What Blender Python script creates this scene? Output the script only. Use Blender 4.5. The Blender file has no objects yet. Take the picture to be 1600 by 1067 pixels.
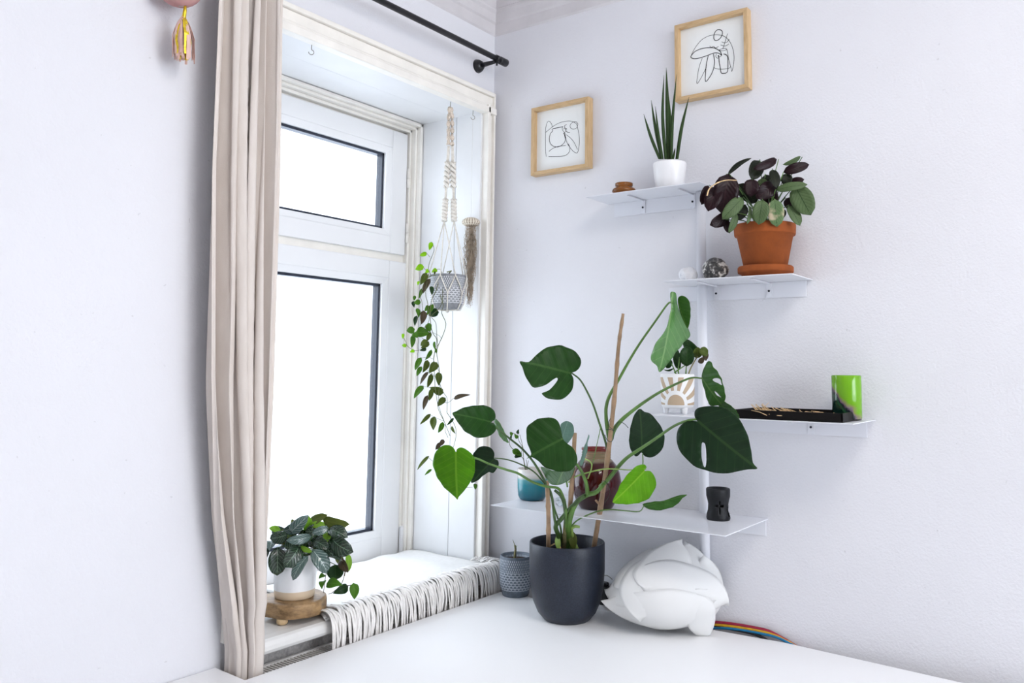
import bpy, bmesh, math, random
from math import sin, cos, pi, radians, sqrt
from mathutils import Vector, Matrix
from mathutils.geometry import delaunay_2d_cdt
random.seed(7)
S = bpy.context.scene
COL = S.collection

# ------------------------------------------------------------------ camera
F_PX, CX, CY = 1290.69, 840.48, 432.83
R_ = Vector((0.57898376, -0.81528023, 0.00979534))
U_ = Vector((-0.09565265, -0.05598853, 0.99383895))
W_ = Vector((0.80970882, 0.57635356, 0.11040017))
CAM = Vector((0, 0, 1.45))
cd = bpy.data.cameras.new('camera')
cam = bpy.data.objects.new('camera', cd)
COL.objects.link(cam)
m = Matrix((R_, U_, -W_)).transposed().to_4x4()
m.translation = CAM
cam.matrix_world = m
cd.sensor_width = 36
cd.lens = 36 * F_PX / 1600
cd.shift_x = (800 - CX) / 1600
cd.shift_y = (CY - 533.5) / 1600
cd.clip_start = 0.05
S.camera = cam

# ------------------------------------------------------------------ world, light, exposure
world = bpy.data.worlds.new('overcast_sky')
S.world = world
world.use_nodes = True
bg = world.node_tree.nodes['Background']
bg.inputs[0].default_value = (0.82, 0.895, 1.0, 1)
bg.inputs[1].default_value = 5.4
S.view_settings.view_transform = 'Standard'
S.view_settings.look = 'None'
S.view_settings.gamma = 1
S.view_settings.use_curve_mapping = False
S.view_settings.exposure = 0.0


def area(name, loc, target, sx, sy, power, col, portal=False):
    l = bpy.data.lights.new(name, 'AREA')
    l.shape = 'RECTANGLE'
    l.size, l.size_y = sx, sy
    l.energy = power
    l.color = col
    l.cycles.is_portal = portal
    o = bpy.data.objects.new(name, l)
    COL.objects.link(o)
    o.location = loc
    d = Vector(target) - Vector(loc)
    o.rotation_euler = d.to_track_quat('-Z', 'Y').to_euler()
    return o


area('window_portal', (1.65, 2.22, 1.55), (1.65, 0, 1.55), 0.95, 1.55, 1, (1, 1, 1), True)
area('rear_fill_light', (1.25, -2.4, 1.95), (1.4, 1.2, 1.25), 1.1, 1.2, 18, (1.0, 0.985, 0.97))  # unseen fill light added behind the camera
area('ceiling_fill_light', (0.8, -0.3, 2.78), (1.0, 0.6, 0), 0.7, 0.7, 17, (1.0, 0.95, 0.90))  # overhead fill added to brighten the table; no lamp is modelled


# ------------------------------------------------------------------ projection helpers (photo pixel -> world point at a real depth)
def ray(u, v):
    return R_ * ((u - CX) / F_PX) + U_ * (-(v - CY) / F_PX) + W_


def at(u, v, ax, val):
    d = ray(u, v)
    return CAM + d * ((val - CAM[ax]) / d[ax])


def dp(u, v, d):
    return CAM + ray(u, v) * d


def depth(p):
    return (Vector(p) - CAM).dot(W_)


def mpp(p):
    return depth(p) / F_PX


# ------------------------------------------------------------------ materials
def nm(name):
    mt = bpy.data.materials.new(name)
    mt.use_nodes = True
    nt = mt.node_tree
    return mt, nt, nt.nodes['Principled BSDF']


def N(nt, t, **kw):
    n = nt.nodes.new(t)
    for k, v in kw.items():
        setattr(n, k, v)
    return n


def mathn(nt, op, a, b=None, c=None, clamp=False):
    n = N(nt, 'ShaderNodeMath', operation=op)
    n.use_clamp = clamp
    for i, x in enumerate((a, b, c)):
        if x is None:
            continue
        if isinstance(x, (int, float)):
            n.inputs[i].default_value = x
        else:
            nt.links.new(x, n.inputs[i])
    return n.outputs[0]


def mixc(nt, fac, a, b):
    n = N(nt, 'ShaderNodeMix', data_type='RGBA')
    for sock, x in ((n.inputs[0], fac), (n.inputs[6], a), (n.inputs[7], b)):
        if isinstance(x, (int, float)):
            sock.default_value = x
        elif isinstance(x, tuple):
            sock.default_value = x if len(x) == 4 else (*x, 1)
        else:
            nt.links.new(x, sock)
    return n.outputs[2]


def ramp(nt, fac, stops, interp='LINEAR'):
    n = N(nt, 'ShaderNodeValToRGB')
    n.color_ramp.interpolation = interp
    e = n.color_ramp.elements
    while len(e) < len(stops):
        e.new(0.5)
    for i, (p, c) in enumerate(stops):
        e[i].position = p
        e[i].color = (*c, 1)
    nt.links.new(fac, n.inputs[0])
    return n.outputs[0]


def noise(nt, scale, detail=4, vec=None, rough=0.55):
    n = N(nt, 'ShaderNodeTexNoise')
    n.inputs['Scale'].default_value = scale
    n.inputs['Detail'].default_value = detail
    n.inputs['Roughness'].default_value = rough
    if vec is None:
        vec = N(nt, 'ShaderNodeTexCoord').outputs['Object']
    nt.links.new(vec, n.inputs['Vector'])
    return n.outputs['Fac']


def bump(nt, bs, h, strength, dist=0.002):
    b = N(nt, 'ShaderNodeBump')
    b.inputs['Strength'].default_value = strength
    b.inputs['Distance'].default_value = dist
    nt.links.new(h, b.inputs['Height'])
    nt.links.new(b.outputs[0], bs.inputs['Normal'])


def simple(name, col, rough=0.5, metal=0.0, nscale=None, namt=0.12, bscale=None, bstr=0.2, bdist=0.002, spec=0.5, sub=0.0, transm=0.0):
    mt, nt, b = nm(name)
    b.inputs['Base Color'].default_value = (*col, 1)
    b.inputs['Roughness'].default_value = rough
    b.inputs['Metallic'].default_value = metal
    b.inputs['Specular IOR Level'].default_value = spec
    b.inputs['Transmission Weight'].default_value = transm
    if nscale:
        f = noise(nt, nscale)
        lo = tuple(c * (1 - namt) for c in col)
        hi = tuple(min(1, c * (1 + namt)) for c in col)
        nt.links.new(ramp(nt, f, [(0.3, lo), (0.7, hi)]), b.inputs['Base Color'])
    if bscale:
        bump(nt, b, noise(nt, bscale), bstr, bdist)
    if sub:
        tr = N(nt, 'ShaderNodeBsdfTranslucent')
        tr.inputs[0].default_value = (*col, 1)
        mx = N(nt, 'ShaderNodeMixShader')
        mx.inputs[0].default_value = sub
        nt.links.new(b.outputs[0], mx.inputs[1])
        nt.links.new(tr.outputs[0], mx.inputs[2])
        nt.links.new(mx.outputs[0], nt.nodes['Material Output'].inputs[0])
    return mt


def wall_mat(name, col, marks=True):
    mt, nt, b = nm(name)
    b.inputs['Roughness'].default_value = 0.85
    b.inputs['Specular IOR Level'].default_value = 0.2
    f = noise(nt, 1.3, 5)
    c = ramp(nt, f, [(0.3, tuple(x * 0.975 for x in col)), (0.7, tuple(min(1, x * 1.02) for x in col))])
    if marks:
        g = noise(nt, 60, 3)
        c = mixc(nt, ramp(nt, g, [(0.735, (0, 0, 0)), (0.76, (0.35, 0.35, 0.35))]), c, (0.45, 0.44, 0.45))
    nt.links.new(c, b.inputs['Base Color'])
    h = mathn(nt, 'ADD', noise(nt, 160, 3), mathn(nt, 'MULTIPLY', noise(nt, 22, 4), 1.6))
    bump(nt, b, h, 0.32, 0.004)
    return mt


M = {}
M['wall'] = wall_mat('painted_plaster', (0.78, 0.78, 0.815))
M['ceiling'] = wall_mat('ceiling_paint', (0.78, 0.77, 0.80), False)
M['cornice'] = simple('cornice_plaster', (0.68, 0.655, 0.67), 0.8, nscale=9, namt=0.07, bscale=80, bstr=0.3)
M['floor'] = simple('floor_boards', (0.42, 0.33, 0.24), 0.5, nscale=4, namt=0.2)
M['table'] = simple('white_laminate', (0.93, 0.93, 0.935), 0.42, nscale=3, namt=0.01, bscale=500, bstr=0.02)
M['cream'] = simple('cream_gloss_paint', (0.89, 0.86, 0.80), 0.4, nscale=14, namt=0.05, bscale=60, bstr=0.12)
M['reveal'] = simple('white_gloss_paint', (0.775, 0.78, 0.79), 0.38, nscale=7, namt=0.03, bscale=40, bstr=0.08)
M['upvc'] = simple('white_plastic', (0.84, 0.845, 0.855), 0.3, nscale=5, namt=0.02)
M['gasket'] = simple('dark_rubber', (0.012, 0.018, 0.035), 0.35, nscale=10)
M['sill'] = simple('sill_paint', (0.80, 0.79, 0.77), 0.22, nscale=9, namt=0.04, bscale=25, bstr=0.1)
M['undersill'] = simple('rough_shaded_wall', (0.42, 0.40, 0.39), 0.85, nscale=120, namt=0.25, bscale=220, bstr=0.5)  # wall below the sill, its shade put into the grey
M['curtain'] = None
M['black'] = simple('black_metal', (0.008, 0.008, 0.010), 0.4, nscale=20)
M['shelf'] = simple('white_powdercoat', (0.79, 0.80, 0.85), 0.35, nscale=6, namt=0.015, bscale=400, bstr=0.03)
M['screw'] = simple('dark_screw', (0.03, 0.03, 0.04), 0.4, 0.6, nscale=20)
M['paper'] = simple('art_paper', (0.86, 0.88, 0.87), 0.7, nscale=30, namt=0.01)
M['ink'] = simple('black_ink', (0.01, 0.01, 0.01), 0.7, nscale=30)
M['terra'] = simple('terracotta', (0.27, 0.062, 0.008), 0.9, nscale=25, namt=0.18, bscale=160, bstr=0.2)
M['soil'] = simple('potting_soil', (0.035, 0.02, 0.012), 0.95, nscale=120, namt=0.7, bscale=120, bstr=1.0, bdist=0.006)
M['whitepot'] = simple('white_ceramic', (0.86, 0.86, 0.87), 0.3, nscale=8, namt=0.01)
M['bluegrey'] = simple('charcoal_ceramic', (0.015, 0.020, 0.034), 0.40, nscale=260, namt=0.35, bscale=350, bstr=0.12, spec=0.4)
M['blackcer'] = simple('black_ceramic', (0.008, 0.009, 0.011), 0.5, nscale=40, namt=0.3, bscale=200, bstr=0.2, spec=0.3)
M['traymat'] = simple('black_lacquer', (0.004, 0.003, 0.003), 0.5, nscale=20, spec=0.2)
M['amber'] = simple('amber_glass', (0.36, 0.12, 0.015), 0.12, nscale=40, namt=0.3, transm=0.35)
M['thread'] = simple('thin_thread', (0.75, 0.73, 0.70), 0.7, nscale=20)
M['hook'] = simple('hook_metal', (0.30, 0.28, 0.25), 0.3, 0.9, nscale=20)
M['cord'] = simple('cotton_cord', (0.80, 0.76, 0.69), 0.9, nscale=120, namt=0.12, bscale=400, bstr=0.6)
M['braid'] = simple('braided_cord', (0.72, 0.62, 0.52), 0.9, nscale=220, namt=0.25, bscale=400, bstr=0.8)
M['air'] = simple('dry_air_roots', (0.40, 0.32, 0.24), 0.9, nscale=60, namt=0.3)
M['throw'] = simple('woven_cotton', (0.89, 0.88, 0.86), 0.95, nscale=60, namt=0.03, bscale=500, bstr=0.5)
M['fringe'] = simple('cotton_fringe', (0.89, 0.86, 0.83), 0.95, nscale=40, namt=0.09, bscale=400, bstr=0.4)
M['bamboo'] = simple('bamboo_cane', (0.34, 0.22, 0.13), 0.6, nscale=40, namt=0.25, bscale=90, bstr=0.3)
M['stem'] = simple('green_stem', (0.10, 0.21, 0.04), 0.45, nscale=20, namt=0.3)
M['stemdark'] = simple('dark_green_stem', (0.045, 0.10, 0.022), 0.45, nscale=20, namt=0.3)
M['stempale'] = simple('lime_stem', (0.30, 0.45, 0.11), 0.45, nscale=20, namt=0.25)
M['woody'] = simple('woody_stem', (0.24, 0.22, 0.10), 0.7, nscale=60, namt=0.4, bscale=80, bstr=0.5)
M['vine'] = simple('vine_stem', (0.13, 0.14, 0.055), 0.6, nscale=30, namt=0.3)
M['purple'] = simple('purple_stem', (0.10, 0.07, 0.04), 0.6, nscale=30, namt=0.3)
M['tie'] = simple('green_wire_tie', (0.01, 0.03, 0.02), 0.4, nscale=20)
M['lampshade'] = simple('white_petal_plastic', (0.95, 0.95, 0.94), 0.4, nscale=3, namt=0.005, sub=0.22, spec=0.3)
M['pink'] = simple('pink_paper', (0.70, 0.40, 0.39), 0.8, nscale=40, namt=0.06, sub=0.2)
M['palepink'] = simple('pale_pink_tissue', (0.88, 0.62, 0.54), 0.8, nscale=30, namt=0.08, sub=0.2)
M['gold'] = simple('gold_foil', (0.85, 0.55, 0.03), 0.3, 0.55, nscale=90, namt=0.4, bscale=120, bstr=0.6)
M['dry'] = simple('dried_grass', (0.72, 0.50, 0.27), 0.9, nscale=60, namt=0.4)
M['redcable'] = simple('magenta_cable', (0.30, 0.008, 0.04), 0.5, nscale=90)
M['yelcable'] = simple('yellow_cable', (0.60, 0.33, 0.004), 0.5, nscale=90)
M['bluecable'] = simple('blue_cable', (0.004, 0.17, 0.36), 0.5, nscale=90)
M['plug'] = simple('black_plastic', (0.008, 0.008, 0.010), 0.35, nscale=20)
M['outside'] = simple('pale_render_wall', (0.80, 0.82, 0.85), 0.9, nscale=5, namt=0.05, bscale=60, bstr=0.4)
M['stone'] = simple('rough_blue_stone', (0.10, 0.12, 0.16), 0.9, nscale=20, namt=0.6, bscale=20, bstr=1.0, bdist=0.02)
M['crystal'] = simple('clear_crystal', (0.85, 0.92, 0.95), 0.05, nscale=40, namt=0.05, transm=0.8)


def glass_mat():
    mt, nt, b = nm('window_glass')
    nt.nodes.remove(b)
    t = N(nt, 'ShaderNodeBsdfTransparent')
    t.inputs[0].default_value = (0.97, 0.98, 0.98, 1)
    g = N(nt, 'ShaderNodeBsdfGlossy')
    g.inputs['Roughness'].default_value = 0.02
    mx = N(nt, 'ShaderNodeMixShader')
    mx.inputs[0].default_value = 0.05
    nt.links.new(t.outputs[0], mx.inputs[1])
    nt.links.new(g.outputs[0], mx.inputs[2])
    nt.links.new(mx.outputs[0], nt.nodes['Material Output'].inputs[0])
    return mt


M['glass'] = glass_mat()


def curtain_mat():
    mt, nt, b = nm('linen_curtain')
    tc = N(nt, 'ShaderNodeTexCoord').outputs['Object']
    mp = N(nt, 'ShaderNodeMapping')
    mp.inputs['Scale'].default_value = (1, 1, 0.25)
    nt.links.new(tc, mp.inputs[0])
    f = noise(nt, 35, 6, mp.outputs[0])
    c = ramp(nt, f, [(0.3, (0.78, 0.705, 0.645)), (0.7, (0.85, 0.78, 0.725))])
    nt.links.new(c, b.inputs['Base Color'])
    b.inputs['Roughness'].default_value = 0.95
    b.inputs['Specular IOR Level'].default_value = 0.1
    bump(nt, b, noise(nt, 500, 2), 0.4, 0.001)
    tr = N(nt, 'ShaderNodeBsdfTranslucent')
    nt.links.new(c, tr.inputs[0])
    mx = N(nt, 'ShaderNodeMixShader')
    mx.inputs[0].default_value = 0.18
    nt.links.new(b.outputs[0], mx.inputs[1])
    nt.links.new(tr.outputs[0], mx.inputs[2])
    nt.links.new(mx.outputs[0], nt.nodes['Material Output'].inputs[0])
    return mt


M['curtain'] = curtain_mat()


def wood_mat(name, c1, c2, scale=(1, 1, 1), rings=28):
    mt, nt, b = nm(name)
    tc = N(nt, 'ShaderNodeTexCoord').outputs['Object']
    mp = N(nt, 'ShaderNodeMapping')
    mp.inputs['Scale'].default_value = scale
    nt.links.new(tc, mp.inputs[0])
    f = noise(nt, rings, 6, mp.outputs[0], 0.65)
    nt.links.new(ramp(nt, f, [(0.32, c1), (0.68, c2)]), b.inputs['Base Color'])
    b.inputs['Roughness'].default_value = 0.5
    bump(nt, b, f, 0.15, 0.001)
    return mt


M['oakv'] = wood_mat('oak_vertical', (0.50, 0.33, 0.16), (0.68, 0.48, 0.27), (6, 6, 0.8))
M['oakh'] = wood_mat('oak_horizontal', (0.50, 0.33, 0.16), (0.68, 0.48, 0.27), (6, 0.8, 6))
M['slab'] = wood_mat('olive_wood', (0.075, 0.035, 0.012), (0.50, 0.31, 0.14), (1, 1, 2.5), 18)
M['slableg'] = wood_mat('pale_wood', (0.48, 0.32, 0.16), (0.64, 0.46, 0.26), (3, 3, 1), 18)


def leaf_mat(name, col, vein, rough=0.38, trans=0.25, nveins=7, vw=0.10, blotch=None, dark=0.8, spec=0.2):
    """side veins from leaf UVs: u along the midrib, v across (-1..1)"""
    mt, nt, b = nm(name)
    uv = N(nt, 'ShaderNodeUVMap').outputs[0]
    sp = N(nt, 'ShaderNodeSeparateXYZ')
    nt.links.new(uv, sp.inputs[0])
    u, v = sp.outputs[0], sp.outputs[1]
    av = mathn(nt, 'ABSOLUTE', v)
    ph = mathn(nt, 'SUBTRACT', u, mathn(nt, 'MULTIPLY', av, 0.35))
    fr = mathn(nt, 'FRACT', mathn(nt, 'MULTIPLY', ph, nveins))
    d = mathn(nt, 'ABSOLUTE', mathn(nt, 'SUBTRACT', fr, 0.5))
    side = mathn(nt, 'LESS_THAN', d, vw * 0.5)
    mid = mathn(nt, 'LESS_THAN', av, 0.035)
    vm = mathn(nt, 'MAXIMUM', mathn(nt, 'MULTIPLY', side, 0.55), mid)
    f = noise(nt, 35, 4)
    base = ramp(nt, f, [(0.3, tuple(x * dark for x in col)), (0.75, tuple(min(1, x * 1.15) for x in col))])
    c = mixc(nt, vm, base, vein)
    if blotch:
        n2 = noise(nt, 18, 3)
        c = mixc(nt, ramp(nt, n2, [(0.56, (0, 0, 0)), (0.62, (1, 1, 1))]), c, blotch)
    nt.links.new(c, b.inputs['Base Color'])
    b.inputs['Roughness'].default_value = rough
    b.inputs['Specular IOR Level'].default_value = spec
    hgt = mathn(nt, 'SUBTRACT', mathn(nt, 'MULTIPLY', d, 1.5), mathn(nt, 'MULTIPLY', mid, 0.5))
    bump(nt, b, hgt, 0.14, 0.003)
    tr = N(nt, 'ShaderNodeBsdfTranslucent')
    bright = mixc(nt, 0.5, c, tuple(min(1, x * 2.2) for x in col))
    nt.links.new(bright, tr.inputs[0])
    mx = N(nt, 'ShaderNodeMixShader')
    mx.inputs[0].default_value = trans
    nt.links.new(b.outputs[0], mx.inputs[1])
    nt.links.new(tr.outputs[0], mx.inputs[2])
    nt.links.new(mx.outputs[0], nt.nodes['Material Output'].inputs[0])
    return mt


M['mon'] = leaf_mat('monstera_leaf', (0.017, 0.062, 0.010), (0.04, 0.105, 0.022), 0.34, 0.12, 7, 0.06)
M['mondark'] = leaf_mat('monstera_dark_leaf', (0.007, 0.027, 0.008), (0.02, 0.052, 0.014), 0.4, 0.06, 7, 0.06)
M['monmid'] = leaf_mat('monstera_mid_leaf', (0.040, 0.130, 0.018), (0.09, 0.2, 0.04), 0.36, 0.2, 7, 0.07)
M['monlime'] = leaf_mat('monstera_young_leaf', (0.13, 0.38, 0.006), (0.26, 0.5, 0.03), 0.36, 0.3, 8, 0.07)
M['monjade'] = leaf_mat('monstera_bright_leaf', (0.085, 0.27, 0.004), (0.17, 0.38, 0.02), 0.36, 0.3, 8, 0.07)
M['monsheen'] = leaf_mat('monstera_sheen_leaf', (0.10, 0.25, 0.07), (0.2, 0.37, 0.13), 0.22, 0.25, 7, 0.07, spec=0.9)  # glossy, with the pale highlight of a lit leaf put into the green
M['monblue'] = leaf_mat('monstera_bluish_leaf', (0.10, 0.19, 0.15), (0.15, 0.25, 0.2), 0.25, 0.1, 7, 0.05, spec=0.6)
M['vlime'] = leaf_mat('vine_lime_leaf', (0.30, 0.60, 0.015), (0.40, 0.65, 0.05), 0.45, 0.45, 5, 0.08)
M['vgreen'] = leaf_mat('vine_green_leaf', (0.075, 0.20, 0.015), (0.13, 0.28, 0.04), 0.42, 0.3, 5, 0.08)
M['volive'] = leaf_mat('vine_olive_leaf', (0.085, 0.125, 0.018), (0.14, 0.18, 0.04), 0.45, 0.25, 5, 0.08)
M['vbrown'] = leaf_mat('vine_brown_leaf', (0.075, 0.055, 0.03), (0.12, 0.085, 0.05), 0.5, 0.15, 5, 0.08)
M['vdark'] = leaf_mat('vine_dark_leaf', (0.014, 0.045, 0.010), (0.03, 0.075, 0.018), 0.38, 0.1, 5, 0.08)
M['pdark'] = leaf_mat('veined_dark_leaf', (0.010, 0.032, 0.014), (0.16, 0.25, 0.16), 0.24, 0.1, 7, 0.13, spec=0.7)
M['psilver'] = leaf_mat('veined_silver_leaf', (0.06, 0.115, 0.10), (0.42, 0.52, 0.47), 0.16, 0.1, 7, 0.16, spec=0.9)
M['plime'] = leaf_mat('veined_lime_leaf', (0.22, 0.40, 0.04), (0.35, 0.5, 0.1), 0.35, 0.35, 7, 0.1)
M['polive'] = leaf_mat('veined_olive_leaf', (0.13, 0.16, 0.035), (0.2, 0.24, 0.06), 0.3, 0.3, 7, 0.1)
M['cpurple'] = leaf_mat('calathea_purple_underside', (0.014, 0.0035, 0.006), (0.026, 0.008, 0.011), 0.34, 0.08, 8, 0.1)
M['cdark'] = leaf_mat('calathea_dark_leaf', (0.010, 0.014, 0.007), (0.02, 0.024, 0.011), 0.36, 0.06, 8, 0.1)
M['cgreen'] = leaf_mat('calathea_green_leaf', (0.10, 0.155, 0.065), (0.02, 0.045, 0.016), 0.4, 0.12, 8, 0.12)
M['cspot'] = leaf_mat('calathea_spotted_leaf', (0.145, 0.235, 0.10), (0.035, 0.075, 0.03), 0.4, 0.12, 8, 0.12, (0.55, 0.46, 0.32))
M['sansev'] = leaf_mat('snake_plant_leaf', (0.018, 0.045, 0.010), (0.055, 0.09, 0.03), 0.42, 0.03, 20, 0.5)


def pattern_mat(name, dark, light, zig=True):
    """glazed relief bands: rows of dashes above, scales below (UV of the lathe)"""
    mt, nt, b = nm(name)
    uv = N(nt, 'ShaderNodeUVMap').outputs[0]
    sp = N(nt, 'ShaderNodeSeparateXYZ')
    nt.links.new(uv, sp.inputs[0])
    u, v = sp.outputs[0], sp.outputs[1]
    rows = mathn(nt, 'MULTIPLY', v, 16.0)
    par = mathn(nt, 'MULTIPLY', mathn(nt, 'MODULO', mathn(nt, 'FLOOR', rows), 2.0), 0.5)
    cu = mathn(nt, 'FRACT', mathn(nt, 'ADD', mathn(nt, 'MULTIPLY', u, 52.0), par))
    fv = mathn(nt, 'FRACT', rows)
    dash = mathn(nt, 'MULTIPLY', mathn(nt, 'LESS_THAN', mathn(nt, 'ABSOLUTE', mathn(nt, 'SUBTRACT', cu, 0.5)), 0.22),
                 mathn(nt, 'LESS_THAN', mathn(nt, 'ABSOLUTE', mathn(nt, 'SUBTRACT', fv, 0.5)), 0.40))
    cu2 = mathn(nt, 'FRACT', mathn(nt, 'ADD', mathn(nt, 'MULTIPLY', u, 26.0), par))
    dx = mathn(nt, 'SUBTRACT', cu2, 0.5)
    rr = mathn(nt, 'SQRT', mathn(nt, 'ADD', mathn(nt, 'MULTIPLY', dx, dx), mathn(nt, 'MULTIPLY', mathn(nt, 'MULTIPLY', fv, fv), 0.35)))
    sc = mathn(nt, 'GREATER_THAN', rr, 0.42)
    top = mathn(nt, 'GREATER_THAN', v, 0.62)
    pat = mathn(nt, 'ADD', mathn(nt, 'MULTIPLY', dash, top), mathn(nt, 'MULTIPLY', sc, mathn(nt, 'SUBTRACT', 1.0, top)))
    band = mathn(nt, 'GREATER_THAN', v, 0.16)
    pat = mathn(nt, 'MULTIPLY', pat, band)
    pat = mathn(nt, 'MULTIPLY', pat, mathn(nt, 'LESS_THAN', v, 0.93))
    n1 = noise(nt, 90, 3)
    base = ramp(nt, n1, [(0.3, tuple(x * 0.8 for x in dark)), (0.7, tuple(min(1, x * 1.2) for x in dark))])
    c = mixc(nt, pat, base, light)
    nt.links.new(c, b.inputs['Base Color'])
    b.inputs['Roughness'].default_value = 0.5
    bump(nt, b, pat, 0.5, 0.0012)
    return mt


M['patpot'] = pattern_mat('grey_relief_glaze', (0.24, 0.25, 0.27), (0.62, 0.63, 0.66))
M['patpot2'] = pattern_mat('blue_grey_relief_glaze', (0.13, 0.16, 0.20), (0.46, 0.50, 0.56))


def height_mat(name, stops, rough, nsc=12, namt=0.06, coord='UV', transm=0.0, streak=None, spec=0.5):
    mt, nt, b = nm(name)
    uv = N(nt, 'ShaderNodeUVMap').outputs[0]
    sp = N(nt, 'ShaderNodeSeparateXYZ')
    nt.links.new(uv, sp.inputs[0])
    f = noise(nt, nsc, 4)
    h = mathn(nt, 'ADD', sp.outputs[1], mathn(nt, 'MULTIPLY', mathn(nt, 'SUBTRACT', f, 0.5), namt * 2))
    nt.links.new(ramp(nt, h, stops), b.inputs['Base Color'])
    b.inputs['Roughness'].default_value = rough
    b.inputs['Transmission Weight'].default_value = transm
    b.inputs['Specular IOR Level'].default_value = spec
    return mt


M['tealpot'] = height_mat('teal_reactive_glaze', [(0.0, (0.008, 0.10, 0.15)), (0.50, (0.02, 0.23, 0.29)), (0.66, (0.10, 0.33, 0.36)), (0.74, (0.62, 0.62, 0.58)), (0.84, (0.80, 0.80, 0.80)), (1.0, (0.74, 0.70, 0.65))], 0.12, 30, 0.04)
M['banded'] = height_mat('white_glaze_on_bisque', [(0.0, (0.70, 0.56, 0.40)), (0.185, (0.70, 0.56, 0.40)), (0.20, (0.86, 0.86, 0.87)), (1.0, (0.86, 0.86, 0.87))], 0.22, 2, 0.0)
M['redvase'] = height_mat('oxblood_glaze', [(0.0, (0.015, 0.001, 0.002)), (0.45, (0.048, 0.002, 0.004)), (0.76, (0.05, 0.003, 0.003)), (0.795, (0.26, 0.20, 0.12)), (0.93, (0.34, 0.29, 0.18)), (0.965, (0.20, 0.02, 0.015)), (1.0, (0.22, 0.01, 0.01))], 0.08, 20, 0.012)


def green_glass():
    mt, nt, b = nm('swirled_green_glass')
    tc = N(nt, 'ShaderNodeTexCoord').outputs['Object']
    sp = N(nt, 'ShaderNodeSeparateXYZ')
    nt.links.new(tc, sp.inputs[0])
    # diagonal boundary: dark swirl lower left, lime above
    h = mathn(nt, 'ADD', mathn(nt, 'MULTIPLY', sp.outputs[2], 9.0), mathn(nt, 'MULTIPLY', sp.outputs[1], -11.0))
    h = mathn(nt, 'ADD', h, 0.17)
    h = mathn(nt, 'ADD', h, mathn(nt, 'MULTIPLY', mathn(nt, 'SUBTRACT', noise(nt, 22, 5), 0.5), 0.9))
    c = ramp(nt, h, [(0.16, (0.004, 0.03, 0.022)), (0.30, (0.03, 0.12, 0.05)), (0.42, (0.02, 0.03, 0.04)), (0.50, (0.25, 0.17, 0.22)), (0.58, (0.30, 0.33, 0.10)), (0.66, (0.20, 0.50, 0.01))])
    n2 = noise(nt, 16, 4)
    c = mixc(nt, ramp(nt, n2, [(0.62, (0, 0, 0)), (0.7, (1, 1, 1))]), c, (0.03, 0.14, 0.03))
    nt.links.new(c, b.inputs['Base Color'])
    b.inputs['Roughness'].default_value = 0.06
    b.inputs['Transmission Weight'].default_value = 0.25
    return mt


M['greenglass'] = green_glass()


def sun_mat():
    mt, nt, b = nm('sunburst_painted_ceramic')
    uv = N(nt, 'ShaderNodeUVMap').outputs[0]
    sp = N(nt, 'ShaderNodeSeparateXYZ')
    nt.links.new(uv, sp.inputs[0])
    # the motif repeats four times round the pot
    cu = mathn(nt, 'SUBTRACT', mathn(nt, 'FRACT', mathn(nt, 'MULTIPLY', sp.outputs[0], 2.0)), 0.5)
    x = mathn(nt, 'MULTIPLY', cu, 1.75)
    y = mathn(nt, 'SUBTRACT', sp.outputs[1], 0.10)
    r = mathn(nt, 'SQRT', mathn(nt, 'ADD', mathn(nt, 'MULTIPLY', x, x), mathn(nt, 'MULTIPLY', y, y)))
    a = mathn(nt, 'ARCTAN2', y, x)
    rays = mathn(nt, 'GREATER_THAN', mathn(nt, 'COSINE', mathn(nt, 'MULTIPLY', a, 14.0)), 0.0)
    rays = mathn(nt, 'MULTIPLY', rays, mathn(nt, 'GREATER_THAN', r, 0.42))
    rays = mathn(nt, 'MULTIPLY', rays, mathn(nt, 'LESS_THAN', sp.outputs[1], 0.90))
    disc = mathn(nt, 'LESS_THAN', r, 0.30)
    on = mathn(nt, 'MULTIPLY', mathn(nt, 'MAXIMUM', rays, disc), mathn(nt, 'GREATER_THAN', y, 0.0))
    c = mixc(nt, on, (0.84, 0.84, 0.84), (0.50, 0.38, 0.26))
    nt.links.new(c, b.inputs['Base Color'])
    b.inputs['Roughness'].default_value = 0.6
    bump(nt, b, noise(nt, 300, 2), 0.1, 0.001)
    return mt


M['sunpot'] = sun_mat()


def rock_mat(name, cols, sc):
    mt, nt, b = nm(name)
    f = noise(nt, sc, 6, None, 0.7)
    nt.links.new(ramp(nt, f, cols), b.inputs['Base Color'])
    b.inputs['Roughness'].default_value = 0.4
    bump(nt, b, noise(nt, sc * 2, 5), 0.8, 0.004)
    return mt


M['rockdark'] = rock_mat('flint_stone', [(0.44, (0.035, 0.035, 0.035)), (0.52, (0.16, 0.15, 0.14)), (0.56, (0.80, 0.79, 0.75))], 42)
M['rockpale'] = rock_mat('quartz_stone', [(0.3, (0.45, 0.46, 0.50)), (0.42, (0.80, 0.81, 0.84)), (0.7, (0.88, 0.88, 0.90))], 45)


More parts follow.
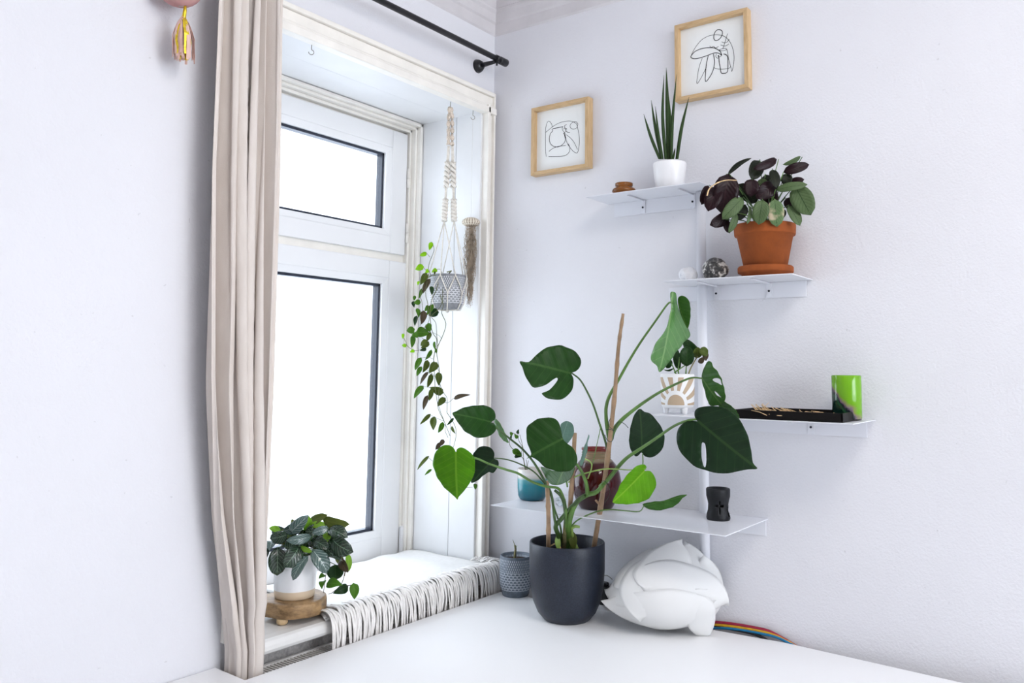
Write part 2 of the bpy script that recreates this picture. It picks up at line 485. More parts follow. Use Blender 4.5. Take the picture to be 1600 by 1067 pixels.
def urchin_mat():
    mt, nt, b = nm('sea_urchin_shell')
    uv = N(nt, 'ShaderNodeUVMap').outputs[0]
    sp = N(nt, 'ShaderNodeSeparateXYZ')
    nt.links.new(uv, sp.inputs[0])
    a = mathn(nt, 'FRACT', mathn(nt, 'MULTIPLY', sp.outputs[0], 20.0))
    bnd = mathn(nt, 'GREATER_THAN', mathn(nt, 'SINE', mathn(nt, 'MULTIPLY', sp.outputs[1], 34.0)), 0.0)
    k = mathn(nt, 'MULTIPLY', mathn(nt, 'GREATER_THAN', a, 0.45), mathn(nt, 'ADD', mathn(nt, 'MULTIPLY', bnd, 0.6), 0.4))
    nt.links.new(mixc(nt, k, (0.80, 0.74, 0.62), (0.26, 0.18, 0.12)), b.inputs['Base Color'])
    b.inputs['Roughness'].default_value = 0.6
    return mt


M['urchin'] = urchin_mat()


# ------------------------------------------------------------------ object helpers
OFF = {}


def tag(o, label=None, cat=None, group=None, kind=None):
    if label: o['label'] = label
    if cat: o['category'] = cat
    if group: o['group'] = group
    if kind: o['kind'] = kind
    return o


def root(name, loc, label=None, cat=None, group=None, kind=None):
    o = bpy.data.objects.new(name, None)
    o.empty_display_size = 0.05
    o.location = loc
    COL.objects.link(o)
    OFF[o] = Vector(loc)
    return tag(o, label, cat, group, kind)


class MB:
    def __init__(s):
        s.v, s.f, s.uv = [], [], []      # uv: per vertex

    def add(s, vs, fs, uvs=None):
        n = len(s.v)
        s.v += [Vector(x) for x in vs]
        s.f += [tuple(i + n for i in f) for f in fs]
        s.uv += uvs if uvs else [(0.0, 0.0)] * len(vs)
        return s

    def box(s, a, b):
        (x0, y0, z0), (x1, y1, z1) = a, b
        x0, x1 = sorted((x0, x1)); y0, y1 = sorted((y0, y1)); z0, z1 = sorted((z0, z1))
        vs = [(x0, y0, z0), (x1, y0, z0), (x1, y1, z0), (x0, y1, z0), (x0, y0, z1), (x1, y0, z1), (x1, y1, z1), (x0, y1, z1)]
        return s.add(vs, [(0, 3, 2, 1), (4, 5, 6, 7), (0, 1, 5, 4), (1, 2, 6, 5), (2, 3, 7, 6), (3, 0, 4, 7)])

    def lathe(s, c, prof, n=40, sq=None):
        """prof: (r, z) from the outside bottom up and in; UV v = height share"""
        c = Vector(c)
        zs = [p[1] for p in prof]
        z0, z1 = min(zs), max(zs)
        vs, fs, uv = [], [], []
        for r, z in prof:
            for i in range(n + 1):
                a = 2 * pi * i / n
                vs.append(c + Vector((r * cos(a), r * sin(a), z)))
                uv.append((i / n, (z - z0) / (z1 - z0 + 1e-9)))
        for j in range(len(prof) - 1):
            for i in range(n):
                k = j * (n + 1) + i
                fs.append((k, k + 1, k + n + 2, k + n + 1))
        return s.add(vs, fs, uv)

    def tube(s, pts, r, n=8, cap=True):
        pts = [Vector(p) for p in pts]
        if isinstance(r, (int, float)): r = [r] * len(pts)
        vs, fs = [], []
        up = Vector((0.13, 0.27, 0.95))
        for i, p in enumerate(pts):
            t = (pts[min(i + 1, len(pts) - 1)] - pts[max(i - 1, 0)])
            t = t.normalized() if t.length > 1e-9 else Vector((0, 0, 1))
            a = t.cross(up)
            if a.length < 0.05: a = t.cross(Vector((1, 0, 0)))
            a.normalize()
            b = t.cross(a)
            up = a.cross(t) if False else up
            for k in range(n):
                q = 2 * pi * k / n
                vs.append(p + a * (r[i] * cos(q)) + b * (r[i] * sin(q)))
        for i in range(len(pts) - 1):
            for k in range(n):
                a0, a1 = i * n + k, i * n + (k + 1) % n
                fs.append((a0, a1, a1 + n, a0 + n))
        if cap:
            fs.append(tuple(range(n))[::-1])
            fs.append(tuple(range((len(pts) - 1) * n, len(pts) * n)))
        return s.add(vs, fs)

    def build(s, name, mat, parent=None, smooth=True, bev=None, solid=None, sub=0, label=None, kind=None, loc=None):
        if parent is not None:
            off = OFF[parent]
        else:
            off = Vector(loc) if loc is not None else Vector((sum(v.x for v in s.v) / len(s.v), sum(v.y for v in s.v) / len(s.v), min(v.z for v in s.v)))
        me = bpy.data.meshes.new(name)
        me.from_pydata([v - off for v in s.v], [], s.f)
        uvl = me.uv_layers.new(name='UVMap')
        lv = [l.vertex_index for l in me.loops]
        for i, vi in enumerate(lv):
            uvl.data[i].uv = s.uv[vi]
        if smooth:
            me.polygons.foreach_set('use_smooth', [True] * len(me.polygons))
        me.materials.append(mat)
        bm = bmesh.new()
        bm.from_mesh(me)
        if not solid:
            bmesh.ops.recalc_face_normals(bm, faces=bm.faces)
        bm.to_mesh(me); bm.free()
        o = bpy.data.objects.new(name, me)
        COL.objects.link(o)
        if parent is not None:
            o.parent = parent
        else:
            o.location = off
        OFF[o] = off
        if solid:
            md = o.modifiers.new('thickness', 'SOLIDIFY'); md.thickness = solid; md.offset = 0
        if bev:
            md = o.modifiers.new('bevel', 'BEVEL'); md.width = bev; md.segments = 2; md.limit_method = 'ANGLE'
            md.harden_normals = False
        if sub:
            md = o.modifiers.new('subsurf', 'SUBSURF'); md.levels = sub; md.render_levels = sub
        if label: o['label'] = label
        if kind: o['kind'] = kind
        return o


def bx(name, a, b, mat, parent=None, bev=None, **k):
    return MB().box(a, b).build(name, mat, parent, smooth=False, bev=bev, **k)


def spline(pts, k=6):
    """Catmull-Rom through points"""
    pts = [Vector(p) for p in pts]
    if len(pts) < 3:
        return [pts[0].lerp(pts[-1], i / k) for i in range(k + 1)]
    P = [pts[0] * 2 - pts[1]] + pts + [pts[-1] * 2 - pts[-2]]
    out = []
    for i in range(1, len(P) - 2):
        for j in range(k):
            t = j / k
            a, b, c, d = P[i - 1], P[i], P[i + 1], P[i + 2]
            out.append(0.5 * ((2 * b) + (c - a) * t + (2 * a - 5 * b + 4 * c - d) * t * t + (3 * b - a - 3 * c + d) * t ** 3))
    out.append(pts[-1])
    return out


def stem(root_, pts, r0, r1=None, mat=None, name='stem', k=5, n=7):
    """pts: (u, v, depth) in photo pixels"""
    P = spline([dp(*p) for p in pts], k)
    r1 = r0 if r1 is None else r1
    rr = [r0 + (r1 - r0) * i / (len(P) - 1) for i in range(len(P))]
    return MB().tube(P, rr, n).build(name, mat or M['stem'], root_)


def stem3(root_, pts, r0, r1=None, mat=None, name='stem', k=5, n=7):
    P = spline(pts, k)
    r1 = r0 if r1 is None else r1
    rr = [r0 + (r1 - r0) * i / (len(P) - 1) for i in range(len(P))]
    return MB().tube(P, rr, n).build(name, mat or M['stem'], root_)


PROF = {
    'ovate': lambda t: (sin(pi * t ** 0.62) ** 0.8) if 0 < t < 1 else 0.0,
    'oval': lambda t: (sin(pi * t ** 0.92) ** 0.5) if 0 < t < 1 else 0.0,
    'lance': lambda t: (sin(pi * t ** 0.7) ** 1.1) if 0 < t < 1 else 0.0,
    'blade': lambda t: (1 - t) ** 0.6 * (0.75 + 0.5 * t),
}


def leaf(root_, B, T, w, mat, prof='ovate', roll=0.0, fold=0.18, arch=0.12, wave=0.03, nx=8, ny=3, name='leaf', facing=None):
    """a leaf blade from base B to tip T of width w; faces the camera side, rolled by `roll`"""
    B, T = Vector(B), Vector(T)
    L = (T - B).length
    x = (T - B).normalized()
    f = Vector(facing) if facing is not None else (CAM - (B + T) / 2).normalized()
    z = (f - x * f.dot(x)).normalized()
    y = z.cross(x)
    z, y = z * cos(roll) + y * sin(roll), y * cos(roll) - z * sin(roll)
    vs, fs, uv = [], [], []
    ph = random.random() * 6
    for i in range(nx + 1):
        t = i / nx
        hw = w / 2 * max(PROF[prof](t), 0.02)
        for j in range(-ny, ny + 1):
            s = j / ny
            yy = s * hw
            zz = -arch * L * (4 * (t - 0.5) ** 2) + fold * abs(yy) + wave * w * sin(t * 9 + ph + s) * abs(s)
            vs.append(B + x * (t * L) + y * yy + z * (zz + arch * L))
            uv.append((t, s))
    n = 2 * ny + 1
    for i in range(nx):
        for j in range(n - 1):
            k = i * n + j
            fs.append((k, k + 1, k + n + 1, k + n))
    sh = z * (-(arch * L) * 1.0)
    vs = [v + sh for v in vs]
    return MB().add(vs, fs, uv).build(name, mat, root_, solid=0.0006)


def lpx(root_, b, t, wpx, d, mat, dt=0.0, **k):
    """leaf from photo pixels: base, tip, width in pixels, depth of base, extra depth of tip"""
    B = dp(b[0], b[1], d)
    T = dp(t[0], t[1], d + dt)
    return leaf(root_, B, T, wpx * d / F_PX, mat, **k)


def insideP(p, poly):
    x, y = p
    c = False
    n = len(poly)
    for i in range(n):
        x0, y0 = poly[i]; x1, y1 = poly[i - 1]
        if (y0 > y) != (y1 > y) and x < (x1 - x0) * (y - y0) / (y1 - y0) + x0:
            c = not c
    return c


def shaped_leaf(root_, mat, polys, base, tip, dB, dT, dS=0.0, fold=0.10, arch=0.05, name='leaf', zoom=None, solid=0.0009, ripple=0.012, label=None):
    """large leaf blade. Outline in photo pixels laid on a plane in the room: through the base (depth dB) and the
    tip (depth dT), its side rising by dS. fold lifts both halves from the midrib, arch bends it along its length."""
    sc, ox, oy = zoom if zoom else (1, 0, 0)
    cv = lambda p: (ox + p[0] / sc, oy + p[1] / sc)
    b2, t2 = cv(base), cv(tip)
    B, T = dp(*b2, dB), dp(*t2, dT)
    ax = T - B
    L = ax.length
    x = ax / L
    du, dv = t2[0] - b2[0], t2[1] - b2[1]
    side = dp(b2[0] - dv * 0.5, b2[1] + du * 0.5, dB + dS)   # a third point beside the base
    n = ax.cross(side - B).normalized()
    if n.dot(CAM - B) < 0: n = -n
    y = n.cross(x)
    mb = MB()
    for item in polys:
        outline, holes = item if isinstance(item, tuple) else (item, [])
        def onp(p):
            r = ray(*cv(p))
            P = CAM + r * ((B - CAM).dot(n) / r.dot(n))
            q = P - B
            return (q.dot(x), q.dot(y))
        def smoothpoly(pl, k=4):
            m_ = len(pl)
            out = []
            for i in range(m_):
                a, b_, c, d = (Vector(pl[(i + o) % m_]) for o in (-1, 0, 1, 2))
                for j in range(k):
                    t = j / k
                    q = 0.5 * ((2 * b_) + (c - a) * t + (2 * a - 5 * b_ + 4 * c - d) * t * t + (3 * b_ - a - 3 * c + d) * t ** 3)
                    out.append((q.x, q.y))
            return out
        po = smoothpoly([onp(p) for p in outline], 3)
        ho = [smoothpoly([onp(p) for p in h], 3) for h in holes]
        pts = list(po)
        edges = [(i, (i + 1) % len(po)) for i in range(len(po))]
        for h in ho:
            k0 = len(pts)
            pts += h
            edges += [(k0 + i, k0 + (i + 1) % len(h)) for i in range(len(h))]
        xs = [p[0] for p in po]; ys = [p[1] for p in po]
        st = L / 14
        gx = min(xs) + st / 2
        while gx < max(xs):
            gy = math.floor(min(ys) / st) * st
            while gy < max(ys):
                if insideP((gx, gy), po) and not any(insideP((gx, gy), h) for h in ho):
                    pts.append((gx, gy))
                gy += st
            gx += st
        V, E_, Fc, *_ = delaunay_2d_cdt([Vector(p) for p in pts], edges, [], 0, 1e-6)
        fs = []
        for f in Fc:
            c = sum((V[i] for i in f), Vector((0, 0))) / len(f)
            if insideP(c, po) and not any(insideP(c, h) for h in ho):
                fs.append(tuple(f))
        W = max(abs(min(ys)), abs(max(ys)), 1e-4)
        vs, uv = [], []
        for p in V:
            t = p.x / L
            s = p.y / W
            h = fold * abs(p.y) - arch * L * (t - 0.5) ** 2 * 2 + ripple * L * sin(t * 22 - abs(s) * 6) * min(1, abs(s) * 2)
            vs.append(B + x * p.x + y * p.y + n * h)
            uv.append((t, s))
        mb.add(vs, fs, uv)
    return mb.build(name, mat, root_, solid=solid, label=label)


XW, YW = 2.222, 1.781
# ================================================================== SETTING
ST = 'structure'
CZ = 2.95
bx('floor', (-2.6, -2.6, -0.05), (XW + 0.2, YW + 0.4, 0), M['floor'], kind=ST)
bx('ceiling', (-2.6, -2.6, CZ), (XW + 0.2, YW + 0.4, CZ + 0.1), M['ceiling'], kind=ST)
bx('wall_right', (XW, -2.6, 0), (XW + 0.15, YW + 0.5, CZ), M['wall'], kind=ST)
bx('wall_left', (-2.6, -2.6, 0), (-2.5, YW + 0.3, CZ), M['wall'], kind=ST)
w = MB()
OX0, OX1, OZ0, OZ1 = 1.27, 2.165, 0.79, 2.335
w.box((-2.6, YW, 0), (OX0, YW + 0.42, CZ))
w.box((OX1, YW, 0), (XW, YW + 0.42, CZ))
w.box((OX0, YW, OZ1), (OX1, YW + 0.42, CZ))
w.box((OX0, YW, 0), (OX1, YW + 0.42, OZ0 - 0.02))
w.build('wall_back', M['wall'], smooth=False, kind=ST)
# rear wall, out of view; its wide opening is added to let light in
w = MB()
w.box((-2.6, -2.6, 0), (0.1, -2.5, CZ)); w.box((2.1, -2.6, 0), (XW, -2.5, CZ))
w.box((0.1, -2.6, 0), (2.1, -2.5, 0.9)); w.box((0.1, -2.6, 2.65), (2.1, -2.5, CZ))
w.build('wall_rear', M['wall'], smooth=False, kind=ST)
bx('baseboard_right', (XW - 0.015, -2.5, 0), (XW, YW, 0.12), M['reveal'], bev=0.003, kind=ST)

# cornice: stepped profile mitred round the corner
prof = [(0.0, 2.628), (0.006, 2.634), (0.008, 2.668), (0.014, 2.674), (0.018, 2.700), (0.026, 2.708), (0.026, 2.716), (0.020, 2.722),
        (0.022, 2.748), (0.040, 2.768), (0.055, 2.778), (0.055, 2.790), (0.062, 2.80), (0.075, 2.86), (0.11, 2.91), (0.15, 2.935), (0.15, CZ), (0.0, CZ)]
mb = MB()
vs, fs = [], []
for o_, z in prof:
    vs += [(-2.5, YW - o_, z), (XW - o_, YW - o_, z), (XW - o_, -2.5, z)]
for j in range(len(prof) - 1):
    k = j * 3
    fs += [(k, k + 1, k + 4, k + 3), (k + 1, k + 2, k + 5, k + 4)]
mb.add(vs, fs).build('trim_1', M['cornice'], smooth=False, kind=ST, label='stepped plaster cornice under the ceiling')

# window casing (cream architrave)
win = root('window_1', (1.65, YW, OZ0), kind=ST)
tr2 = root('trim_2', (1.65, YW, OZ0), kind=ST)


def casing_bar(kind):
    mb = MB()
    steps = [(0, 0.30, 0.030), (0.30, 0.42, 0.022), (0.42, 0.82, 0.016), (0.82, 1.0, 0.026)]
    for a, b, d in steps:
        if kind == 'right':
            x0, x1 = 2.158, 2.203
            mb.box((x0 + (x1 - x0) * a, YW - d, 0.80), (x0 + (x1 - x0) * b, YW + 0.001, 2.405 if a > 0.5 else 2.36))
        elif kind == 'left':
            x0, x1 = 1.272, 1.225
            mb.box((x0 + (x1 - x0) * a, YW - d * 0.5, 0.80), (x0 + (x1 - x0) * b, YW + 0.001, 2.40))
        else:
            z0, z1 = 2.328, 2.408
            mb.box((1.225, YW - d, z0 + (z1 - z0) * a), (2.204, YW + 0.001, z0 + (z1 - z0) * b))
    return mb


for nme in ('right', 'left', 'top'):
    casing_bar(nme).build('casing', M['cream'], tr2, smooth=False, bev=0.003)

# reveal linings, two boards deep with an open joint
YB = 2.056
rv = root('trim_3', (2.15, 1.9, OZ0), kind=ST)
for X0, X1 in ((2.150, 2.168), (1.26, 1.275)):
    bx('lining_board', (X0, YW - 0.004, 0.79), (X1, 1.889, 2.34), M['reveal'], rv, 0.0015)
    bx('lining_board', (X0 + 0.0015, 1.892, 0.79), (X1, YB + 0.02, 2.34), M['reveal'], rv, 0.0015)
bx('lining_board', (1.26, YW - 0.004, 2.333), (2.168, 1.905, 2.35), M['reveal'], rv, 0.0015)
bx('lining_board', (1.26, 1.908, 2.3345), (2.168, YB + 0.02, 2.35), M['reveal'], rv, 0.0015)

# fixed wooden frame with stepped mouldings
mb = MB()
FO = [(2.150, 2.138, 2.050, 2.333, 2.321), (2.138, 2.128, 2.066, 2.321, 2.311), (2.128, 2.118, 2.084, 2.311, 2.300), (2.121, 2.100, 2.106, 2.302, 2.280)]
for xo, xi, y, zo, zi in FO:
    mb.box((xi, y, 0.79), (xo, 2.19, zo))                      # right jamb
    mb.box((1.27 + (2.15 - xo), y, 0.79), (1.27 + (2.15 - xi), 2.19, zo))
    mb.box((1.27 + (2.15 - xo), y, zi), (xo, 2.19, zo))       # head
mb.box((1.29, 2.104, 1.815), (2.12, 2.19, 1.86))
mb.box((1.27, 2.08, 0.775), (2.14, 2.19, 0.802))
mb.build('window_frame', M['cream'], win, smooth=False, bev=0.002)


def sash(z0, z1, gz0, gz1, xo, hinges):
    x0, x1 = 1.295, xo
    gx0, gx1 = 1.395, 2.017
    s = MB()
    y0, y1 = 2.090, 2.160
    s.box((x0, y0, z0), (gx0 - 0.022, y1, z1)); s.box((gx1 + 0.022, y0, z0), (x1, y1, z1))
    s.box((gx0 - 0.022, y0, gz1 + 0.022), (gx1 + 0.022, y1, z1)); s.box((gx0 - 0.022, y0, z0), (gx1 + 0.022, y1, gz0 - 0.022))
    sh = s.build('sash', M['upvc'], win, smooth=False, bev=0.003)
    b = MB()   # sloping glazing bead
    o = [(gx0 - 0.022, gz0 - 0.022), (gx1 + 0.022, gz0 - 0.022), (gx1 + 0.022, gz1 + 0.022), (gx0 - 0.022, gz1 + 0.022)]
    i_ = [(gx0, gz0), (gx1, gz0), (gx1, gz1), (gx0, gz1)]
    vs = [(x, y0 + 0.002, z) for x, z in o] + [(x, y0 + 0.010, z) for x, z in i_] + [(x, y0 + 0.022, z) for x, z in i_] + [(x, y1, z) for x, z in o]
    fs = []
    for r in range(3):
        for k in range(4):
            fs.append((r * 4 + k, r * 4 + (k + 1) % 4, r * 4 + 4 + (k + 1) % 4, r * 4 + 4 + k))
    b.add(vs, fs).build('glazing_bead', M['upvc'], sh, smooth=False)
    g = MB()
    gw = 0.009
    for (a, c) in (((gx0, gz0), (gx0 + gw, gz1)), ((gx1 - gw, gz0), (gx1, gz1)), ((gx0, gz0), (gx1, gz0 + gw)), ((gx0, gz1 - gw), (gx1, gz1))):
        g.box((a[0], y0 + 0.020, a[1]), (c[0], y0 + 0.048, c[1]))
    g.build('glazing_seal', M['gasket'], sh, smooth=False, bev=0.001)
    bx('pane', (gx0, y0 + 0.028, gz0), (gx1, y0 + 0.032, gz1), M['glass'], sh)
    for hz in hinges:
        MB().tube([(x1 + 0.004, y0 - 0.004, hz - 0.035), (x1 + 0.004, y0 - 0.004, hz - 0.001)], 0.006, 10).tube([(x1 + 0.004, y0 - 0.004, hz + 0.001), (x1 + 0.004, y0 - 0.004, hz + 0.035)], 0.006, 10).build('hinge', M['cream'], sh)
    return sh


sash(1.849, 2.292, 1.933, 2.205, 2.113, (2.13, 1.93))
sh = sash(0.812, 1.823, 0.902, 1.739, 2.130, (1.76,))
bx('hinge', (2.118, 2.074, 0.815), (2.140, 2.092, 0.905), M['upvc'], sh, 0.003)

# sill board with bullnose
mb = MB()
pr = [(YB + 0.05, 0.779), (1.70, 0.772), (1.692, 0.776), (1.688, 0.784), (1.688, 0.794), (1.692, 0.803), (1.70, 0.808), (1.72, 0.810), (YB + 0.05, 0.812)]
x0, x1 = 1.275, 2.205
vs = [(x, y, z) for x in (x0, x1) for y, z in pr]
n = len(pr)
fs = [(i, (i + 1) % n, n + (i + 1) % n, n + i) for i in range(n)] + [tuple(range(n)), tuple(range(n, 2 * n))[::-1]]
mb.add(vs, fs)
mb.box((1.27, YW + 0.002, 0.779), (1.30, YB + 0.05, 0.811))
mb.build('window_sill', M['sill'], win, smooth=False, bev=0.002)
bx('trim_4', (1.28, YW - 0.022, 0.0), (2.205, YW - 0.001, 0.772), M['undersill'], kind=ST, label='rough wall face under the window sill, its shade painted grey')

# ---------------- outside
bx('trim_5', (2.05, 3.3, -0.5), (8.5, 3.6, 6), M['outside'], kind=ST, label='pale rendered wall of the house outside')
mb = MB()
for k in range(9):
    z = -0.2 + k * 0.11
    mb.box((1.965 + random.uniform(-.012, .012), 3.18 + random.uniform(-.02, .02), z), (2.055, 3.45, z + 0.105))
mb.build('trim_6', M['stone'], smooth=False, bev=0.012, kind=ST, label='rough blue-grey stone quoins outside')

# ================================================================== TABLE
T = 0.75
tb = root('table', (0.9, 0.6, 0), 'large white laminate table filling the foreground under the window', 'table')
TH = 0.03
out = [(-1.0, YW - 0.004), (1.213, YW - 0.004), (1.207, 1.655), (2.135, 1.655), (2.200, 0.768), (2.170, 0.352), (2.15, -0.6), (-1.0, -0.6)]
mb = MB()
n = len(out)
mb.add([(x, y, T) for x, y in out] + [(x, y, T - TH) for x, y in out],
       [tuple(range(n)), tuple(range(n, 2 * n))[::-1]] + [(i, (i + 1) % n, n + (i + 1) % n, n + i) for i in range(n)])
mb.build('tabletop', M['table'], tb, smooth=False, bev=0.002)
for lx, ly in ((-0.9, -0.5), (-0.9, 1.6), (2.05, 1.55), (2.05, -0.5)):
    bx('leg', (lx - 0.03, ly - 0.03, 0), (lx + 0.03, ly + 0.03, T - TH), M['table'], tb, 0.003)

# ================================================================== RADIATOR
rd = root('radiator', (1.7, 1.70, 0.2), 'low radiator with slotted top grille in the gap below the sill', 'radiator')
bx('panel', (1.24, 1.668, 0.2), (2.1, 1.674, 0.722), M['sill'], rd, 0.002)
bx('panel', (1.24, 1.744, 0.2), (2.1, 1.750, 0.722), M['sill'], rd, 0.002)
bx('core', (1.25, 1.675, 0.2), (2.09, 1.743, 0.69), M['gasket'], rd)  # black, so the shade in the slat gaps is in its colour
mb = MB()
x = 1.24
while x < 2.1:
    mb.box((x, 1.674, 0.722), (x + 0.0034, 1.744, 0.728))
    x += 0.010
mb.build('grille_slats', M['fringe'], rd, smooth=False, kind='stuff')
bx('grille_rail', (1.24, 1.666, 0.720), (2.1, 1.676, 0.731), M['fringe'], rd, 0.001)
bx('grille_rail', (1.24, 1.742, 0.720), (2.1, 1.752, 0.731), M['fringe'], rd, 0.001)
for fx in (1.28, 2.03):
    bx('foot', (fx, 1.69, 0), (fx + 0.03, 1.73, 0.2), M['sill'], rd, 0.002)

# ================================================================== CURTAIN + ROD
def lerp_tab(tab, z):
    tab = sorted(tab)
    if z <= tab[0][0]: return tab[0][1]
    for (z0, a), (z1, b) in zip(tab, tab[1:]):
        if z <= z1: return a + (b - a) * (z - z0) / (z1 - z0)
    return tab[-1][1]


LT = [(0.0, 1.222), (0.79, 1.222), (1.1, 1.150), (1.41, 1.103), (1.89, 1.077), (2.48, 1.068)]
RT = [(0.0, 1.262), (0.72, 1.268), (0.83, 1.272), (1.0, 1.279), (1.4, 1.279), (1.93, 1.270), (2.48, 1.250)]
mb = MB()
NS, NZ = 150, 70
vs, fs, uv = [], [], []
folds = 6.0
for j in range(NZ + 1):
    z = 0.03 + (2.47 - 0.03) * j / NZ
    l, r = lerp_tab(LT, z), lerp_tab(RT, z)
    amp = 0.034 + 0.006 * sin(z * 2.1)
    if z < 0.9: amp *= 0.80
    for i in range(NS + 1):
        s = i / NS
        warp = s + 0.035 * sin(z * 1.7 + s * 6) * s * (1 - s) * 4 + 0.02 * sin(z * 3.3 + 2 + s * 11) * s * (1 - s) * 4
        ph = 2 * pi * folds * (warp ** 1.12)
        x = l + (r - l) * s + 0.013 * sin(2 * ph + 0.7 * sin(z * 1.3)) * min(1, 6 * s, 6 * (1 - s)) * (0.7 + 0.5 * sin(z * 1.9 + s * 9))
        sharp = sin(ph) * 0.7 + sin(2 * ph + 0.4) * 0.2 + 0.28 * sin(0.5 * ph + z * 1.5)
        y = 1.705 - amp * sharp
        if s > 0.80:
            k = (s - 0.80) / 0.20
            y = y * (1 - k) + (1.675 + 0.02 * k) * k
        e = max(0.0, 1 - s / 0.10)
        y = y * (1 - e) + (1.685 + 0.07 * max(0.0, min(1.0, (1.4 - z) / 0.6))) * e
        y = max(1.664, min(y, 1.758))
        vs.append((x, y, z)); uv.append((s, z))
for j in range(NZ):
    for i in range(NS):
        k = j * (NS + 1) + i
        fs.append((k, k + 1, k + NS + 2, k + NS + 1))
cu = mb.add(vs, fs, uv).build('curtain', M['curtain'], solid=0.0012)
tag(cu, 'long cream linen curtain gathered at the left side of the window', 'curtain')
RY, RZ = 1.700, 2.502
rod = root('curtain_rod', (1.0, RY, RZ), 'black metal curtain rod mounted above the window', 'curtain rod')
MB().tube([(-0.6, RY, RZ - 0.004), (2.150, RY, RZ)], 0.0095, 20).build('rod', M['black'], rod)
MB().tube([(2.147, RY, RZ), (2.150, RY, RZ), (2.152, RY, RZ), (2.184, RY, RZ), (2.187, RY, RZ)], [0.009, 0.013, 0.0135, 0.0135, 0.011], 24).build('finial', M['black'], rod)
for X in (2.128, -0.5):
    b = MB().tube([(X, RY + 0.004, RZ - 0.012), (X, 1.765, RZ - 0.012)], [0.006, 0.009], 14).build('bracket', M['black'], rod)
    MB().tube([(X, 1.760, RZ - 0.012), (X, 1.770, RZ - 0.012), (X, 1.7805, RZ - 0.012)], [0.014, 0.021, 0.024], 24).build('wall_plate', M['black'], b)
    MB().tube([(X, RY, RZ), (X + 0.012, RY, RZ)], 0.0125, 18).build('collar', M['black'], b)
    MB().tube([(X + 0.006, RY, RZ - 0.010), (X + 0.006, RY, RZ - 0.024)], 0.0035, 10).build('screw', M['black'], b)

# ================================================================== BALL AND TASSEL
BC = dp(281, -25, depth(at(281, -25, 1, 1.715)))
br = 36 * mpp(BC)
mb = MB()
vs, fs = [], []
NR, NC = 18, 64
for j in range(NR + 1):
    a = -pi / 2 + pi * j / NR
    for i in range(NC):
        b = 2 * pi * i / NC
        rr = br * (1 - 0.02 * (i % 2))
        vs.append(BC + Vector((rr * cos(a) * cos(b), rr * cos(a) * sin(b), rr * sin(a))))
for j in range(NR):
    for i in range(NC):
        fs.append((j * NC + i, j * NC + (i + 1) % NC, (j + 1) * NC + (i + 1) % NC, (j + 1) * NC + i))
o = mb.add(vs, fs).build('paper_ball', M['pink'])
tag(o, 'dusty pink paper ball hanging at the top edge left of the curtain', 'decoration')
td = depth(BC) - 0.0
ts = root('tassel', dp(288, 20, td), 'pale pink and gold foil tassel hanging below the pink ball', 'tassel')
MB().tube([BC + Vector((0, 0, -br)), dp(289, 10, td), dp(288, 24, td)], 0.0012, 6).build('string', M['thread'], ts)
MB().tube([dp(289.5, 6, td), dp(289, 16, td), dp(288, 24, td), dp(286, 34, td)], [0.0025, 0.004, 0.0045, 0.006], 8).build('knot', M['gold'], ts)
for nme, mt, cnt in (('tissue_strands', M['palepink'], 46), ('foil_strands', M['gold'], 12)):
    mb = MB()
    for k in range(cnt):
        a = random.random() * 2 * pi
        gold = mt is M['gold']
        R0, R1 = (0.008, random.uniform(0.014, 0.026)) if not gold else (0.007, random.uniform(0.010, 0.028))
        if gold: a = math.atan2(-td, -0.5) + random.uniform(-0.9, 0.9)
        top, bot = dp(287, 24, td), dp(287.5, random.uniform(86, 97), td)
        wd = 0.0028
        pts = []
        for j in range(7):
            t = j / 6
            c = top.lerp(bot, t)
            R = R1 * (min(1, t * 2.2) ** 0.7) * (1 + 0.0 * R0)
            c = c + Vector((cos(a) * R, sin(a) * R * 0.8, 0)) + Vector((random.uniform(-1, 1), random.uniform(-1, 1), 0)) * 0.0012
            pts.append(c)
        side = Vector((-sin(a), cos(a), 0)) * wd
        n0 = []
        for p in pts: n0 += [p - side, p + side]
        mb.add(n0, [(2 * j, 2 * j + 1, 2 * j + 3, 2 * j + 2) for j in range(6)])
    mb.build(nme, mt, ts, smooth=False, solid=0.0004, kind='stuff')
    if nme == 'tissue_strands':
        pass


# ================================================================== HOOKS
def hook(top, r, label):
    pts = [top, top - Vector((0, 0, 0.018))]
    c = top - Vector((0, 0, 0.018 + 0))
    for k in range(0, 9):
        a = pi / 2 - 0.2 - k * (1.45 * pi / 8)
        pts.append(Vector((c.x + r * cos(a) * 0.8, c.y - r * cos(a) * 0.6, c.z - r + r * sin(a))))
    o = MB().tube(pts, 0.0011, 8).build('ceiling_hook', M['hook'])
    return tag(o, label, 'hook', 'screw hooks in the window recess ceiling')


H1 = at(704, 159, 2, 2.333)
H2 = Vector((2.122, 1.792, 2.333))
H3 = at(487, 68, 2, 2.333)
hook(H3, 0.007, 'empty small metal hook in the recess ceiling near the curtain')
hook(H2, 0.007, 'small metal hook from which the air plant thread hangs')
hook(H1 + Vector((0, 0, 0)), 0.006, 'small hook at the top of the knotted plant hanger')

